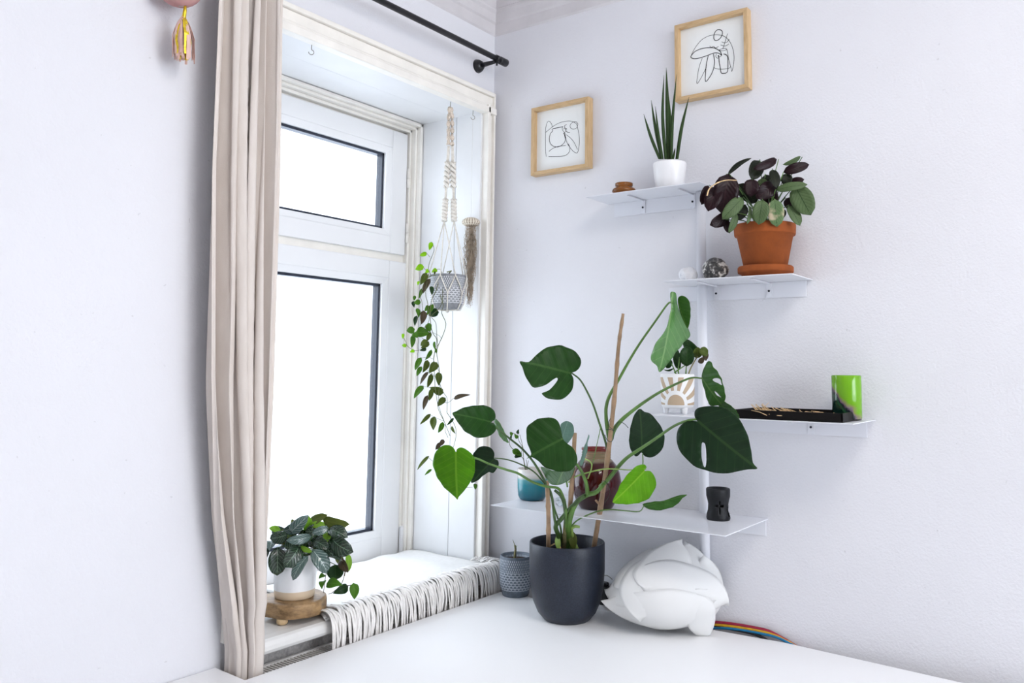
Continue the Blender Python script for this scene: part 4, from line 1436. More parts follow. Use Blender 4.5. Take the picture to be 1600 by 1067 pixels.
cl = [
    ((265, 250), (447, 118), 56, 'cdark', .0, .9), ((285, 245), (236, 550), 190, 'cpurple', -.06, .1), ((135, 335), (82, 482), 80, 'cpurple', -.03, .3), ((205, 335), (128, 525), 125, 'cpurple', -.05, -.2),
    ((300, 560), (152, 640), 100, 'cpurple', -.03, .3), ((395, 425), (240, 590), 105, 'cgreen', -.07, 0), ((350, 545), (292, 697), 60, 'cgreen', -.07, .5), ((262, 600), (290, 698), 60, 'cpurple', -.04, 0),
    ((520, 140), (465, 290), 112, 'cdark', -.01, .2), ((662, 140), (482, 215), 72, 'cpurple', -.04, .3), ((460, 285), (450, 418), 112, 'cpurple', -.05, 0), ((530, 285), (545, 345), 70, 'cgreen', -.02, 0),
    ((650, 320), (498, 432), 125, 'cpurple', -.05, 0), ((615, 210), (652, 352), 76, 'cdark', -.05, .3), ((842, 122), (705, 185), 42, 'cgreen', .0, .5), ((700, 235), (897, 175), 80, 'cpurple', -.04, .2),
    ((725, 245), (720, 340), 85, 'cdark', -.03, 0), ((735, 325), (855, 290), 62, 'cpurple', -.03, .2), ((640, 368), (880, 325), 68, 'cgreen', -.08, .3), ((785, 340), (905, 560), 165, 'cgreen', -.09, 0),
    ((540, 442), (512, 632), 120, 'cgreen', -.10, 0), ((632, 440), (650, 650), 122, 'cspot', -.10, 0), ((740, 485), (828, 638), 86, 'cgreen', -.08, .4), ((715, 430), (785, 525), 85, 'cpurple', -.04, 0),
    ((455, 495), (432, 628), 42, 'cgreen', -.08, .8), ((350, 330), (500, 470), 110, 'cdark', .01, 0), ((560, 380), (640, 480), 120, 'cpurple', .0, 0), ((560, 250), (600, 400), 90, 'cdark', .03, 0),
    ((690, 500), (650, 600), 90, 'cdark', -.03, 0), ((420, 480), (350, 600), 80, 'cdark', -.02, .3),
]
C0 = pb + Vector((0, 0, 72 * q))
for i, (b, t, wd, mt, dd, rl) in enumerate(cl):
    Bp, Tp = zc(ZCc, b), zc(ZCc, t)
    o = lpx(cal, Bp, Tp, wd / ZCc[0] * 1.03, D + dd * 0.75, M[mt], dt=-0.015 + 0.012 * sin(i * 1.3), roll=rl, prof='oval', fold=0.12, arch=0.09, wave=0.03)
    B = dp(*Bp, D + dd * 0.75)
    stem3(cal, [C0 + Vector((0.012 * sin(i * 2.4), 0.02 * cos(i * 1.7), 0)), C0.lerp(B, 0.55) + Vector((0, 0, 0.01)), B], 0.0017, 0.0011, M['stemdark'] if i % 3 else M['stem'], k=4, n=6)
stem(cal, [(*zc(ZCc, a_), D - 0.07) for a_ in ((120, 415), (140, 360), (200, 318), (270, 298), (345, 300))], 0.0018, 0.0012, M['dry'])


# rocks
def rock(c, rx, ry, rz, mat, seed, name, label):
    rnd = random.Random(seed)
    bm = bmesh.new()
    bmesh.ops.create_icosphere(bm, subdivisions=4, radius=1)
    dirs = [(Vector((rnd.uniform(-1, 1), rnd.uniform(-1, 1), rnd.uniform(-1, 1))).normalized(), rnd.uniform(0.72, 0.95)) for _ in range(16)]
    from mathutils import noise as mn
    for v in bm.verts:
        n = v.co.normalized()
        r = 1.0
        for d, k in dirs:
            dn = n.dot(d)
            if dn > 0: r = min(r, k / dn)
        r += 0.05 * mn.noise(n * 4 + Vector((seed, 0, 0)))
        v.co = n * r
    zmin = min(v.co.z for v in bm.verts)
    for v in bm.verts:
        v.co = Vector((v.co.x * rx, v.co.y * ry, max(v.co.z - zmin, 0.12) * rz - 0.12 * rz))
    me = bpy.data.meshes.new(name)
    bm.to_mesh(me); bm.free()
    me.polygons.foreach_set('use_smooth', [True] * len(me.polygons))
    me.materials.append(mat)
    o = bpy.data.objects.new(name, me)
    o.location = c
    COL.objects.link(o)
    return tag(o, label, 'rock')


p = on_shelf(1118.5, 433, 2.145, S2); q = mpp(p)
rock(p, 18 * q, 22 * q, 20 * q, M['rockdark'], 3, 'flint_rock', 'dark grey and white knobbly stone on the second shelf')
p = on_shelf(1075, 436, 2.140, S2); q = mpp(p)
rock(p + Vector((0, 0, 0)), 14 * q, 15 * q, 14 * q, M['rockpale'], 8, 'quartz_rock', 'small pale white stone left of the pole on the second shelf')

# sunburst pot with small plant
p = on_shelf(1059, 645, 2.105, S3); q = mpp(p)
sb = root('small_potted_plant', p, 'small leafy plant in a footed white pot painted with a tan sunburst', 'plant')
mb = MB()
prof = [(0.001, 9 * q), (20 * q, 9 * q), (24 * q, 11 * q), (25.5 * q, 16 * q), (26.2 * q, 35 * q), (26.4 * q, 60 * q), (25.8 * q, 62 * q), (24 * q, 61 * q), (23.5 * q, 52 * q), (0.001, 51 * q)]
mb.lathe(p, prof, 56)
# turn so that a motif faces the room
fa = math.atan2(-p.y, -p.x) - 0.12
rot = fa - pi / 2.0
o_ = []
for v in mb.v:
    d = Vector((v.x - p.x, v.y - p.y))
    o_.append(Vector((p.x + d.x * cos(rot) - d.y * sin(rot), p.y + d.x * sin(rot) + d.y * cos(rot), v.z)))
mb.v = o_
mb.build('pot', M['sunpot'], sb)
MB().lathe(p, [(23.6 * q, 54 * q), (0.001, 55 * q)], 24).build('soil', M['soil'], sb)
for k in range(3):
    a = fa + 0.55 + k * 2 * pi / 3 + 0.2
    c = p + Vector((cos(a), sin(a), 0)) * 18 * q
    MB().lathe(c, [(0.001, 0), (2.5 * q, 0), (3.6 * q, 1.5 * q), (4.6 * q, 8 * q), (5 * q, 13 * q), (0.001, 13 * q)], 16).build('foot', M['whitepot'], sb)
ZU = (7.115, 1000, 530)
D = depth(p)
for i, (b, t, wd, mt, dd, rl) in enumerate([((520, 300), (522, 72), 165, 'vdark', -.01, 0), ((425, 340), (400, 105), 90, 'vdark', .01, .3), ((650, 190), (480, 5), 130, 'vdark', .02, .2), ((650, 95), (630, 215), 110, 'volive', -.01, .3),
                                            ((665, 120), (765, 160), 110, 'volive', -.03, .4), ((700, 130), (752, 240), 80, 'vbrown', -.02, .6), ((705, 205), (655, 272), 62, 'vbrown', -.03, .2), ((375, 335), (265, 352), 34, 'vdark', -.01, 1.0),
                                            ((345, 230), (300, 330), 70, 'vdark', .0, .4)]):
    o = lpx(sb, zc(ZU, b), zc(ZU, t), wd / ZU[0], D + dd, M[mt], dt=0.01, roll=rl, prof='oval', fold=0.2, arch=0.14, wave=0.05)
for pts in ([(510, 385), (515, 300)], [(430, 385), (425, 330), (440, 200)], [(540, 385), (570, 310), (640, 190), (700, 130)], [(400, 385), (350, 270)], [(380, 370), (440, 330), (500, 290)]):
    stem(sb, [(*zc(ZU, a_), D) for a_ in pts], 0.0022, 0.0014, M['stem'] if len(pts) < 4 else M['woody'], k=4)

# black tray, sprig, green vase
ta = at(1158, 653, 2, S3 + 0.001)
tr_ = root('tray', (2.10, 0.67, S3), 'shallow black rectangular tray on the third shelf', 'tray')
TX0, TX1, TY0, TY1 = 2.016, 2.190, 0.553, 0.820
bx('base', (TX0, TY0, S3 + 0.0005), (TX1, TY1, S3 + 0.004), M['traymat'], tr_, 0.001)
for a_, b_ in (((TX0, TY0), (TX0 + 0.004, TY1)), ((TX1 - 0.004, TY0), (TX1, TY1)), ((TX0, TY0), (TX1, TY0 + 0.004)), ((TX0, TY1 - 0.004), (TX1, TY1))):
    bx('rim', (a_[0], a_[1], S3 + 0.0035), (b_[0], b_[1], S3 + 0.0225), M['traymat'], tr_, 0.001)
mb = MB()
zt_ = S3 + 0.0095
for k in range(130):
    a = random.gauss(0, 1); L = random.random() ** 1.4
    y0 = 0.785 - 0.19 * L
    x0 = 2.06 + 0.02 * a * (1 - 0.6 * L) - 0.01 * L
    mb.tube([(x0, y0, zt_ + random.uniform(0, 0.028) * (1 - L * 0.7)), (x0 + random.uniform(-.008, .008), y0 - 0.02, zt_ + random.uniform(0.0, 0.012)), (x0 + random.uniform(-.01, .01), y0 - 0.04, zt_ + random.uniform(-0.001, 0.006))], 0.0008, 4)
o = mb.build('grass_sprig', M['dry'])
MB().tube([(2.06, 0.765, zt_ + 0.010), (2.065, 0.757, zt_ + 0.022), (2.07, 0.750, zt_ + 0.030)], 0.0006, 4).build('stalk', M['dry'], o)
tag(o, 'dried straw-coloured grass sprig lying in the black tray', 'dried plant', kind=None)
p = on_shelf(1324, 650, 2.135, S3 + 0.0042); q = mpp(p)
o = MB().lathe(p, [(0.001, 0), (21 * q, 0), (22 * q, 1.5 * q), (22.3 * q, 35 * q), (22.3 * q, 66 * q), (21.5 * q, 67.5 * q), (20.6 * q, 66 * q), (20 * q, 35 * q), (19 * q, 6 * q), (0.001, 5 * q)], 56).build('glass_vase', M['greenglass'])
tag(o, 'cylindrical lime green swirled glass vase standing in the black tray', 'vase')

# low shelf: oil burner
p = on_shelf(1122.5, 808, 2.125, S4); q = mpp(p)
ob = root('oil_burner', p, 'waisted black ceramic oil burner with leaf cutouts on the lowest shelf', 'oil burner')
prof = [(17 * q, 0), (17.8 * q, 3 * q), (17.2 * q, 8 * q), (15.3 * q, 15 * q), (14.8 * q, 24 * q), (16.2 * q, 31 * q), (17.6 * q, 36 * q), (17.9 * q, 46 * q), (17.2 * q, 47.5 * q), (14.6 * q, 47 * q), (14 * q, 44 * q)]
NA = 64
fr_ = math.atan2(-p.y, -p.x) + 0.12
vs, fs = [], []
ND = []
for j in range(len(prof) - 1):       # finer heights so that the openings have clean edges
    for k in range(3):
        t = k / 3
        ND.append((prof[j][0] * (1 - t) + prof[j + 1][0] * t, prof[j][1] * (1 - t) + prof[j + 1][1] * t))
ND.append(prof[-1])
for r, z in ND:
    for i in range(NA):
        a = 2 * pi * i / NA
        vs.append(p + Vector((r * cos(a), r * sin(a), z)))
for j in range(len(ND) - 1):
    zc_ = (ND[j][1] + ND[j + 1][1]) / 2 / q
    for i in range(NA):
        a = 2 * pi * (i + 0.5) / NA - fr_
        a = (a + pi) % (2 * pi) - pi
        X = a * 15.5
        hole = False
        if j < 24:
            if abs(X) < 1.1 * (1 if 11 < zc_ < 31 else 0) and abs(zc_ - 22) > 1.6: hole = True
            if abs(zc_ - 22) < 1.2 and 1.6 < abs(X) < 6.5: hole = True
            aa = (a + 1.45 + pi) % (2 * pi) - pi
            aa = (2 * pi * (i + 0.5) / NA - fr_ - 1.30 + pi) % (2 * pi) - pi
            if (aa / 0.5) ** 2 + ((zc_ - 12) / 9.5) ** 2 < 1 and zc_ > 4.5: hole = True
        if not hole:
            fs.append((j * NA + i, j * NA + (i + 1) % NA, (j + 1) * NA + (i + 1) % NA, (j + 1) * NA + i))
MB().add(vs, fs).build('body', M['blackcer'], ob, solid=0.0025)
MB().lathe(p, [(0.001, 39 * q), (8 * q, 40 * q), (13 * q, 43.5 * q), (14.5 * q, 47.2 * q), (14.0 * q, 47.6 * q), (12 * q, 44.5 * q), (7 * q, 41.6 * q), (0.001, 41 * q)], 40).build('oil_dish', M['blackcer'], ob)

# red vase
p = on_shelf(931.5, 792, 2.075, S4); q = mpp(p)
RV = [(0.001, 0), (24 * q, 0), (26 * q, 2 * q), (32 * q, 12 * q), (37.5 * q, 28 * q), (39 * q, 42 * q), (37 * q, 55 * q), (32 * q, 66 * q), (25.5 * q, 73.5 * q), (22.5 * q, 76.5 * q), (21.8 * q, 82 * q), (22 * q, 88 * q), (23.5 * q, 91 * q), (23 * q, 93 * q), (21 * q, 92 * q), (19.5 * q, 85 * q), (20 * q, 76 * q), (30 * q, 60 * q), (34 * q, 40 * q), (0.001, 6 * q)]
vr = root('vase', p, 'round glossy dark red vase with a tan collar behind the monstera stems', 'vase')
mb = MB().lathe(p, RV, 56)
for i, v in enumerate(mb.v):
    a = math.atan2(v.y - p.y, v.x - p.x); zz = (v.z - p.z) / q
    g = max(0, 1 - ((zz - 38) / 34) ** 2)
    k = 1 + 0.012 * g * cos(a * 9 + 2 * sin(zz * 0.12))
    mb.v[i] = Vector((p.x + (v.x - p.x) * k, p.y + (v.y - p.y) * k, v.z))
mb.build('body', M['redvase'], vr)
for dz in (78.5, 82, 85.5):
    MB().tube([(p.x + cos(a * pi / 18) * 22.3 * q, p.y + sin(a * pi / 18) * 22.3 * q, p.z + dz * q) for a in range(37)], 0.9 * q, 6, cap=False).build('neck_ring', M['bamboo'], vr)

# teal pot with seedling
p = on_shelf(831.5, 778, 2.085, S4); q = mpp(p)
tp = root('seedling_pot', p, 'thin curly seedling in a white and teal glazed pot on the lowest shelf', 'plant')
MB().lathe(p, [(0.001, 0), (17 * q, 0), (20 * q, 2 * q), (22.3 * q, 7 * q), (23.2 * q, 18 * q), (23.4 * q, 30 * q), (23.7 * q, 46 * q), (23.2 * q, 48 * q), (22 * q, 47.5 * q), (21.3 * q, 40 * q), (0.001, 38 * q)], 56).build('pot', M['tealpot'], tp)
MB().lathe(p, [(21.4 * q, 41 * q), (10 * q, 43 * q), (0.001, 43 * q)], 24).build('soil', M['soil'], tp)
ZT = (5.93, 780, 620)
D = depth(p)
for pts in ([(240, 680), (225, 580), (200, 540), (215, 470), (180, 400), (170, 310)], [(250, 690), (225, 560), (220, 470), (190, 350)], [(205, 545), (150, 500), (105, 460), (95, 410), (115, 340), (150, 345)], [(265, 700), (262, 640), (270, 590)], [(250, 690), (255, 630), (250, 580)]):
    stem(tp, [(*zc(ZT, a_), D) for a_ in pts], 0.0011, 0.0008, M['vine'], k=4, n=5)
for i, (b, t, wd, rl) in enumerate([((125, 490), (215, 545), 60, .2), ((140, 550), (205, 550), 40, .5), ((100, 350), (130, 335), 40, .4), ((170, 345), (178, 300), 30, .4), ((175, 385), (140, 345), 35, .2), ((105, 395), (118, 340), 18, .5), ((205, 540), (125, 495), 34, .9)]):
    lpx(tp, zc(ZT, b), zc(ZT, t), wd / ZT[0], D - 0.005, M['vdark'] if i % 2 else M['vgreen'], roll=rl, fold=0.3, arch=0.2)

# clear crystal beside the stems on the low shelf
p = on_shelf(876, 788, 2.03, S4); q = mpp(p)
bm = bmesh.new()
bmesh.ops.create_icosphere(bm, subdivisions=2, radius=1)
for v in bm.verts:
    v.co = v.co * (1 + 0.25 * sin(v.co.x * 5 + v.co.y * 3)) * random.uniform(0.9, 1.05)
zm = min(v.co.z for v in bm.verts)
for v in bm.verts: v.co = Vector((v.co.x * 8 * q, v.co.y * 8 * q, (v.co.z - zm) * 7 * q))
me = bpy.data.meshes.new('crystal'); bm.to_mesh(me); bm.free(); me.materials.append(M['crystal'])
o = bpy.data.objects.new('crystal', me); o.location = p; COL.objects.link(o)
tag(o, 'small clear crystal chunk on the lowest shelf behind the stems', 'crystal')


# ================================================================== PICTURES
def picture(TL, TR, BR, BL, strokes, Z, label):
    XF = XW - 0.030
    c = [at(*p_, 0, XF) for p_ in (TL, TR, BR, BL)]
    y1 = (c[0].y + c[3].y) / 2; y0 = (c[1].y + c[2].y) / 2
    z1 = (c[0].z + c[1].z) / 2; z0 = (c[2].z + c[3].z) / 2
    rt = root('picture_frame', (XW - 0.001, (y0 + y1) / 2, z0), label, 'picture')
    w_ = 0.0125
    XB = XW - 0.001
    def bar(pts, mat):
        vs = [(x, y, z) for x in (XF, XB) for y, z in pts]
        MB().add(vs, [(0, 1, 2, 3), (7, 6, 5, 4), (0, 4, 5, 1), (1, 5, 6, 2), (2, 6, 7, 3), (3, 7, 4, 0)]).build('frame_bar', mat, rt, smooth=False, bev=0.0008)
    i0, i1, k0, k1 = y0 + w_, y1 - w_, z0 + w_, z1 - w_
    bar([(y0, z0), (y1, z0), (i1, k0), (i0, k0)], M['oakh'])
    bar([(y0, z1), (i0, k1), (i1, k1), (y1, z1)], M['oakh'])
    bar([(y0, z0), (i0, k0), (i0, k1), (y0, z1)], M['oakv'])
    bar([(y1, z0), (y1, z1), (i1, k1), (i1, k0)], M['oakv'])
    XP = XW - 0.012
    pp = bx('paper', (XP, i0, k0), (XW - 0.003, i1, k1), M['paper'], rt)
    mb = MB()
    for st_, wd in strokes:
        P = spline([at(*zc(Z, s_), 0, XP - 0.0004) for s_ in st_], 6)
        n0 = []
        for j, pt in enumerate(P):
            t = P[min(j + 1, len(P) - 1)] - P[max(j - 1, 0)]
            t.x = 0
            nn = Vector((0, -t.z, t.y)).normalized() * wd * 0.5
            n0 += [pt - nn, pt + nn]
        mb.add(n0, [(2 * j, 2 * j + 1, 2 * j + 3, 2 * j + 2) for j in range(len(P) - 1)])
    mb.build('line_drawing', M['ink'], rt, smooth=False, solid=0.0002)


ZA = (6.28, 1040, 0)
b1, b2 = 0.0013, 0.0022
sA = [([(250, 548), (262, 520), (300, 455), (350, 395), (410, 358), (470, 343), (530, 343), (585, 362), (630, 410), (660, 480), (672, 560), (665, 640), (650, 700), (640, 660), (622, 590), (605, 500), (597, 480)], b1),
      ([(250, 548), (290, 505), (350, 478), (420, 468), (480, 472), (530, 500), (550, 540), (520, 522), (470, 522), (400, 548), (330, 570), (280, 576), (250, 565), (250, 548)], b2),
      ([(360, 570), (335, 640), (315, 730), (308, 820), (345, 770), (375, 710), (400, 660)], b1),
      ([(418, 545), (400, 630), (392, 710), (392, 798), (430, 760), (465, 690), (480, 610), (470, 530)], b2),
      ([(522, 290), (550, 300), (557, 330), (540, 370), (510, 395), (485, 395), (472, 370), (480, 325), (500, 298), (522, 290)], b2),
      ([(560, 480), (575, 440), (590, 390), (605, 340), (610, 330)], b1), ([(550, 410), (575, 420), (600, 415), (625, 385)], b1), ([(540, 440), (575, 452), (600, 445), (620, 430)], b1),
      ([(433, 450), (445, 465), (470, 455), (490, 470), (520, 455)], b1),
      ([(525, 490), (555, 478), (590, 475), (590, 490), (550, 498), (525, 492)], b1),
      ([(520, 540), (525, 600), (535, 660), (545, 712), (570, 720), (605, 705), (612, 640), (608, 560), (590, 535), (568, 530)], b2),
      ([(500, 530), (492, 550), (505, 570), (522, 570)], b1), ([(470, 660), (500, 675), (560, 678), (620, 670), (640, 650)], b1), ([(545, 530), (550, 545), (520, 560), (515, 540)], b1)]
picture((1052.6, 41.5), (1168.5, 9), (1168.5, 134.5), (1055.5, 161), sA, ZA, 'oak-framed line drawing of leaves, upper one beside the shelf plant')
ZB = (7.117, 820, 140)
sB = [([(238, 745), (232, 690), (230, 600), (230, 500), (235, 410), (260, 352), (290, 370), (310, 420)], b1),
      ([(232, 475), (270, 445), (320, 405), (390, 368), (470, 350), (530, 355), (575, 385), (590, 440), (605, 520), (605, 610), (585, 700), (545, 690), (500, 640), (470, 590), (452, 520)], b1),
      ([(310, 435), (360, 425), (425, 412)], b2), ([(305, 440), (310, 460), (285, 490), (272, 545), (285, 600), (325, 632), (375, 635), (420, 610), (450, 565), (440, 500), (430, 490), (445, 485), (452, 540)], b1 * 1.4),
      ([(425, 412), (415, 435), (430, 465), (445, 475), (455, 455), (445, 435), (425, 440)], b1), ([(465, 388), (445, 400), (445, 425), (465, 435), (455, 455), (480, 475), (500, 475)], b1 * 1.3),
      ([(575, 360), (590, 385), (575, 425), (540, 440), (510, 425), (505, 395), (525, 368), (560, 357), (575, 360)], b1),
      ([(460, 500), (510, 540), (550, 590), (585, 665)], b1), ([(268, 688), (310, 655), (370, 632), (455, 622)], b1 * 1.2), ([(480, 600), (500, 640), (495, 690), (460, 728), (400, 742), (265, 745)], b1 * 1.2)]
picture((828.6, 171), (918.5, 149), (919.5, 258.5), (830.5, 276.5), sB, ZB, 'oak-framed line drawing of a vase, lower left one nearest the corner')

# ================================================================== TABLE OBJECTS
# small patterned pot
p = at(805.5, 929, 2, T); q = mpp(p)
sp_ = root('small_cactus_pot', p, 'small blue-grey patterned pot with a single bare stub left of the charcoal pot', 'plant')
MB().lathe(p, [(0.001, 0), (20 * q, 0), (21 * q, 3 * q), (21.5 * q, 7 * q), (24.5 * q, 14 * q), (25.5 * q, 30 * q), (25.3 * q, 48 * q), (24.8 * q, 59 * q), (24.2 * q, 60.5 * q), (22.6 * q, 60 * q), (22 * q, 52 * q), (0.001, 50 * q)], 56).build('pot', M['patpot2'], sp_)
MB().lathe(p, [(22.2 * q, 53 * q), (10 * q, 55 * q), (0.001, 55 * q)], 24).build('soil', M['soil'], sp_)
D = depth(p)
stem(sp_, [(805, 880, D), (804.5, 868, D), (805.5, 858, D), (804.5, 852, D)], 0.0042, 0.0032, M['woody'], n=8)
stem(sp_, [(804.5, 853, D), (803, 848, D), (801, 843, D)], 0.0014, 0.0006, M['woody'])
stem(sp_, [(805.5, 858, D), (807.5, 852, D)], 0.0014, 0.0008, M['stempale'])

# ---- monstera
p = at(885.5, 966, 2, T); q = mpp(p)
mon = root('monstera', p, 'large monstera in a charcoal pot with bamboo canes on the table corner', 'plant')
MP = [(0.001, 0), (35 * q, 0), (37 * q, 1.5 * q), (46 * q, 12 * q), (53 * q, 28 * q), (57.5 * q, 50 * q), (59.3 * q, 75 * q), (59.5 * q, 100 * q), (59.3 * q, 116 * q), (58.5 * q, 117.5 * q), (57 * q, 117.5 * q), (56 * q, 115 * q), (56.2 * q, 95 * q), (0.001, 94 * q)]
MB().lathe(p, MP, 80).build('pot', M['bluegrey'], mon)
MB().lathe(p, [(56 * q, 97 * q), (30 * q, 99 * q), (0.001, 100 * q)], 32).build('soil', M['soil'], mon)
D0 = depth(p)
ZM = (2.808, 810, 440); ZE = (2.809, 760, 520)


def st(pts, r0, r1=None, mat='stem', Z=ZM, name='stem'):
    if Z is ZM:
        r0 *= 0.8; r1 = (r1 or r0) * 0.78
    stem(mon, [(*zc(Z, (a_, b_)), dl(zc(Z, (a_, b_))[1], d_)) for a_, b_, d_ in pts], r0, r1, M[mat], name=name, k=5, n=8)


def dl(v, d):
    # the stems lean out past the front edge of the lowest shelf
    return min(d, 2.235 + max(0, v - 808) * 0.0026) if v < 858 else min(d, 2.37)


# canes
def cane(pts, r0, r1, nodes):
    P = [dp(*zc(ZE, (a_, b_)), dl(zc(ZE, (a_, b_))[1], d_)) for a_, b_, d_ in pts]
    PP = spline(P, 8)
    rr = []
    for i in range(len(PP)):
        t = i / (len(PP) - 1)
        r = r0 + (r1 - r0) * t
        for nn in nodes:
            if abs(t - nn) < 0.6 / len(PP): r *= 1.22
        rr.append(r)
    o = MB().tube(PP, rr, 10).build('bamboo_cane', M['bamboo'], mon)
    return o


cane([(272, 975, 2.40), (272, 800, 2.35), (266, 650, 2.29)], 0.0062, 0.0058, (0.3, 0.6))
cane([(350, 975, 2.38), (372, 700, 2.27), (388, 440, 2.22)], 0.0070, 0.0058, (0.25, 0.5, 0.8))
cane([(468, 965, 2.36), (520, 640, 2.20), (560, 300, 2.16), (580, 60, 2.14), (600, -84, 2.13)], 0.0074, 0.0038, (0.15, 0.32, 0.5, 0.66, 0.8, 0.92))
MB().tube([dp(*zc(ZE, (498, 755)), 2.24), dp(*zc(ZE, (480, 735)), 2.23)], 0.003, 6).build('cane_twig', M['bamboo'], mon)
# trunks and petioles
st([(355, 985, 2.38), (358, 900, 2.35), (368, 810, 2.29), (395, 745, 2.25), (440, 712, 2.22), (480, 700, 2.20), (512, 668, 2.19)], 0.0085, 0.0055, 'stem', ZE)
st([(445, 712, 2.215), (438, 660, 2.20), (418, 610, 2.19), (395, 575, 2.19)], 0.006, 0.0035, 'stem', ZE)
st([(315, 985, 2.37), (318, 900, 2.34), (304, 850, 2.30), (330, 815, 2.27), (372, 765, 2.24), (430, 715, 2.21)], 0.0072, 0.0055, 'stemdark', ZE)
st([(380, 985, 2.38), (365, 930, 2.35), (360, 870, 2.33), (385, 850, 2.29), (410, 852, 2.27)], 0.009, 0.0035, 'stempale', ZE)
st([(340, 975, 2.37), (345, 880, 2.34), (352, 780, 2.28)], 0.0075, 0.006, 'woody', ZE)
st([(405, 968, 2.33), (380, 900, 2.32), (372, 850, 2.30)], 0.006, 0.004, 'stempale', ZE)
lpx(mon, zc(ZE, (375, 870)), zc(ZE, (385, 965)), 14, 2.31, M['polive'], prof='lance')
lpx(mon, zc(ZE, (310, 890)), zc(ZE, (318, 965)), 9, 2.31, M['stempale'], prof='lance')
for a_, b_ in (((300, 925), (262, 945)), ((470, 965), (515, 950)), ((385, 965), (400, 950)), ((330, 965), (322, 935))):
    MB().tube([dp(*zc(ZE, a_), 2.335), dp(*zc(ZE, b_), 2.33)], 0.0022, 6).build('dry_stalk', M['dry'], mon)
# petioles to leaves
st([(235, 402, 2.20), (270, 430, 2.19), (300, 480, 2.18), (330, 545, 2.18), (355, 620, 2.18), (375, 680, 2.18), (388, 730, 2.18), (395, 800, 2.2)], 0.0026, 0.0045, 'stemdark')
st([(675, 92, 2.08), (655, 98, 2.09), (600, 175, 2.12), (540, 260, 2.14), (490, 340, 2.15), (440, 430, 2.16), (400, 500, 2.17), (385, 550, 2.18), (385, 600, 2.18), (390, 640, 2.18), (400, 700, 2.19)], 0.0024, 0.0075, 'stem')
st([(806, 424, 1.98), (760, 422, 2.0), (700, 445, 2.03), (620, 485, 2.07), (550, 530, 2.11), (490, 575, 2.14), (450, 610, 2.16), (420, 648, 2.18), (405, 690, 2.19)], 0.0022, 0.0085, 'stem')
st([(778, 604, 1.96), (740, 610, 1.98), (680, 635, 2.02), (600, 690, 2.08), (540, 730, 2.12), (480, 770, 2.15), (440, 810, 2.17), (400, 860, 2.19), (360, 900, 2.21)], 0.003, 0.008, 'stem')
st([(560, 823, 2.12), (490, 826, 2.14), (440, 823, 2.16), (370, 823, 2.18), (290, 842, 2.20), (250, 856, 2.22), (220, 880, 2.25)], 0.0016, 0.003, 'stempale')
st([(545, 755, 2.22), (546, 800, 2.20), (535, 850, 2.19)], 0.002, 0.002, 'stem')
st([(550, 985, 2.12), (530, 1008, 2.13), (470, 1005, 2.15), (400, 1000, 2.18), (340, 1010, 2.2), (270, 1040, 2.24), (235, 1070, 2.28), (215, 1110, 2.32)], 0.0016, 0.003, 'stem')
st([(-135, 797, 2.13), (-87, 814, 2.14), (-50, 826, 2.15), (0, 842, 2.16), (60, 878, 2.18), (120, 898, 2.2), (170, 905, 2.22), (190, 930, 2.24), (205, 980, 2.27), (210, 1040, 2.31), (212, 1120, 2.36)], 0.0036, 0.0055, 'stem')
# course of the petiole to the bright heart leaf, from the leaf sinus
st([(-275, 752, 2.075), (-240, 760, 2.10), (-205, 770, 2.12), (-174, 779, 2.125), (-135, 797, 2.13)], 0.0028, 0.0036, 'stem')
st([(-105, 774, 2.28), (-70, 777, 2.28), (-40, 783, 2.28), (0, 797, 2.28), (60, 828, 2.27), (100, 868, 2.26), (135, 920, 2.26), (160, 1000, 2.28), (185, 1080, 2.32), (190, 1150, 2.36)], 0.0018, 0.0035, 'stemdark')
st([(28, 405, 2.20), (60, 430, 2.20), (100, 462, 2.2), (160, 512, 2.21), (210, 572, 2.22), (250, 640, 2.23), (285, 710, 2.25), (300, 820, 2.29), (318, 900, 2.34)], 0.0022, 0.004, 'stemdark', ZE)
st([(300, 690, 2.24), (330, 720, 2.24), (345, 770, 2.26), (350, 850, 2.3)], 0.004, 0.0055, 'stemdark', ZE)
st([(495, 400, 2.17), (500, 420, 2.17), (460, 600, 2.18)], 0.001, 0.001, 'stem', ZE)
st([(425, 550, 2.16), (455, 565, 2.16), (462, 590, 2.17), (445, 640, 2.19)], 0.0016, 0.0018, 'stempale', ZE)
# blades
A_ = [(8, 347), (45, 352), (75, 325), (110, 298), (150, 286), (185, 285), (225, 297), (258, 318), (277, 345), (270, 375), (255, 390), (235, 400), (243, 420), (243, 445), (235, 475), (215, 500), (190, 518), (160, 524), (125, 518), (98, 500), (102, 493), (130, 480), (155, 455), (171, 432), (168, 422), (150, 432), (120, 455), (90, 466), (60, 466), (40, 440), (25, 400), (18, 375)]
shaped_leaf(mon, M['mon'], [A_], (235, 402), (8, 347), 2.20, 2.16, 0.05, zoom=ZM)
B_ = [(778, 608), (770, 590), (772, 570), (785, 556), (815, 548), (860, 546), (905, 552), (945, 575), (985, 620), (1010, 680), (1022, 740), (1028, 795), (1047, 822), (1010, 824), (960, 832), (900, 840), (840, 828), (790, 812), (745, 780), (712, 740), (695, 695), (697, 655), (712, 630), (735, 615), (760, 612), (783, 614)]
Bh = [(806, 710), (815, 706), (822, 720), (826, 760), (826, 800), (820, 812), (812, 795), (806, 760)]
shaped_leaf(mon, M['mondark'], [(B_, [Bh])], (785, 612), (1047, 822), 1.96, 1.90, 0.03, zoom=ZM)
C1 = [(675, 52), (688, 43), (700, 50), (702, 75), (706, 110), (720, 150), (735, 185), (747, 225), (738, 250), (715, 275), (690, 310), (672, 335), (655, 365), (630, 395), (622, 392), (612, 370), (590, 350), (583, 320), (590, 290), (605, 265), (630, 235), (652, 195), (665, 150), (675, 110)]
